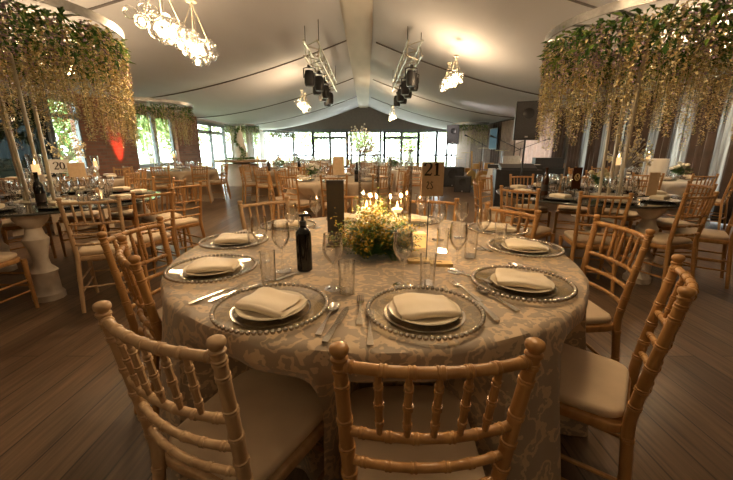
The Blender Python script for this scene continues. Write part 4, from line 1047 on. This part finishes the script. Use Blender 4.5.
def card_sign(x, y, z, w, h, stem, label, m, digits=None, rz=0):
    o = empty('card_sign', (x, y, z), rz, label, 'sign'); MB().box((0,0,stem+h/2), (w,.008,h)).build('card', m, o, smooth=False)
    if stem > .02: MB().tube([(0,0,0),(0,0,stem)], .004, 5).build('stem', M['darkmetal'], o)
    MB().lathe([(.001,0),(.03,0),(.03,.005),(.001,.006)], n=12).build('base', M['darkmetal'], o)
    if digits:
        s = h*.55
        for k in (0, 1): mb = MB(); digit(mb, digits[k], (-s*.62, s*.08)[k], stem+h*.25, s, -.0045); mb.build('digit', M['ink'], o, smooth=False)
card_sign(-.43, 5.45, .764, .17, .28, .10, 'kraft card sign on the middle table above the slate block', M['kraft'])
card_sign(-4.65, 5.35, .764, .26, .2, .14, 'pale number 20 sign on the table by the dark glazing', M['paper'], '20', .3)
card_sign(-4.15, 5.05, .764, .2, .22, .08, 'brown card beside the number 20 sign', M['kraft'], None, .5)
card_sign(1.98, 3.3, .763, .085, .2, .12, 'narrow dark brown crest card on the right mirror table', M['bottlebrown'])
mb = MB(); ribbon(mb, [(1.98+.022*math.sin(2*PI*i/16), .763+.12+.11+.03*math.cos(2*PI*i/16)) for i in range(17)], .006, 3.294); ribbon(mb, [(1.965,.763+.25),(1.98,.763+.21),(1.995,.763+.25)], .006, 3.294)
e = mb.build('crest', M['goldcard'], bpy.data.objects['card_sign.003'], smooth=False); e.location = (-1.98, -3.3, -.763)
card_sign(2.75, 3.35, .763, .1, .22, .05, 'pale framed card behind the canopy rods', M['kraft'])
def candle_holder(x, y, z, h, label, lit=True):
    o = empty('candle_holder', (x, y, z), 0, label, 'candle holder', 'pillar candle holders')
    MB().lathe([(.001,0),(.06,0),(.055,.02),(.02,.04),(.018,h-.08),(.05,h-.03),(.05,h),(.001,h)], n=12).build('stand', M['whitepaint'], o)
    MB().lathe([(.001,h),(.03,h),(.03,h+.09),(.001,h+.09)], n=12).build('candle', M['wax'], o); MB().lathe([(.0005,h+.092),(.008,h+.105),(.0005,h+.135)], n=8).build('flame', M['flame'], o)
    MB().lathe([(.052,h+.001),(.056,h+.18),(.053,h+.18),(.049,h+.001)], n=14, cap=False).build('shade', M['glass'], o)
candle_holder(-3.0, 3.2, .763, .26, 'white candle stand on the left mirror table by the canopy rods')
candle_holder(-4.75, 6.2, .764, .2, 'lit candle stand right of the gold bead tree')
candle_holder(-4.6, 8.5, .764, .3, 'lit candle stand under the second left canopy')
candle_holder(-2.7, 5.9+2.9, .764, .25, 'candle stand on the table right of the aisle')
candle_holder(4.95, 6.25, .764, .32, 'tall lit candle stand behind the white wine cooler')
candle_holder(3.05, 4.3, .763, .3, 'lit candle stand beyond the right canopy rods')
o = empty('ice_bucket', (4.72, 5.72, .764), 0, 'tall white wine cooler standing on the table before the brown curtains', 'wine cooler')
MB().lathe([(.001,.0),(.11,.0),(.135,.32),(.13,.34),(.12,.33),(.105,.02),(.001,.015)], n=24).build('bucket', M['clothwhite'], o)
MB().tube([(-.135,0,.30),(-.16,0,.27),(-.135,0,.22)], .008, 6).build('handle', M['steel'], o); MB().tube([(.135,0,.30),(.16,0,.27),(.135,0,.22)], .008, 6).build('handle', M['steel'], o)
def bottle(x, y, z, label, m): 
    o = empty('wine_bottle', (x, y, z), 0, label, 'bottle', 'bottles on other tables')
    MB().lathe([(.001,0),(.036,0),(.037,.004),(.037,.17),(.030,.20),(.015,.22),(.0145,.28),(.016,.285),(.016,.298),(.001,.298)], n=16).build('body', m, o)
    MB().lathe([(.0374,.05),(.0374,.12)], n=16, cap=False).build('label', M['ink'], o)
bottle(-2.78, 2.95, .763, 'black wine bottle on the left mirror table at the frame edge', M['blackglass'])
bottle(1.92, 3.75, .763, 'brown wine bottle on the right mirror table left of the crest card', M['bottlebrown'])
bottle(-1.6, 8.4, .764, 'dark wine bottle on the table right of the aisle', M['blackglass'])
bottle(-2.3, 8.3, .764, 'brown wine bottle left of the posy by the aisle', M['bottlebrown'])
bottle(-.15, 5.4, .764, 'dark wine bottle on the middle table', M['blackglass'])
# small red uplight
o = empty('uplight', (-6.62, 10.1, 0), 0, 'small red-glowing floor uplight at the brick wall', 'uplight'); MB().lathe([(.001,.0),(.07,.0),(.075,.12),(.06,.14),(.001,.138)], n=16).build('housing', M['black'], o); MB().lathe([(.001,.142),(.05,.142),(.001,.146)], n=14).build('lens', M['red'], o)
ld = bpy.data.lights.new('uplight_light', 'SPOT'); ld.energy = 480; ld.color = (1, .07, .03); ld.spot_size = .5; ld.spot_blend = .8; ld.shadow_soft_size = .04
lo = bpy.data.objects.new('uplight_light', ld); COL.objects.link(lo); lo.parent = o; lo.location = (0, 0, .17); lo.rotation_euler = (0, PI-.22, 0)

# ------------------------------------------------------------------ daylight
w = bpy.data.worlds.new('sky'); SC.world = w; w.use_nodes = True; nt = w.node_tree; bg = nt.nodes['Background']
bg.inputs[0].default_value = (.92, .97, 1, 1); bg.inputs[1].default_value = 8
sd = bpy.data.lights.new('sun', 'SUN'); sd.energy = 5; sd.angle = .05; sd.color = (1, .95, .85); so = bpy.data.objects.new('sun', sd); COL.objects.link(so); so.rotation_euler = (math.radians(38), math.radians(12), 0); so.location = (0, 30, 12)
print('SIZE', len(bpy.data.objects))

for o_ in bpy.data.objects:
    if 'label' in o_ and not 4 <= len(o_['label'].split()) <= 16: print('BADLABEL', o_.name, o_['label'])
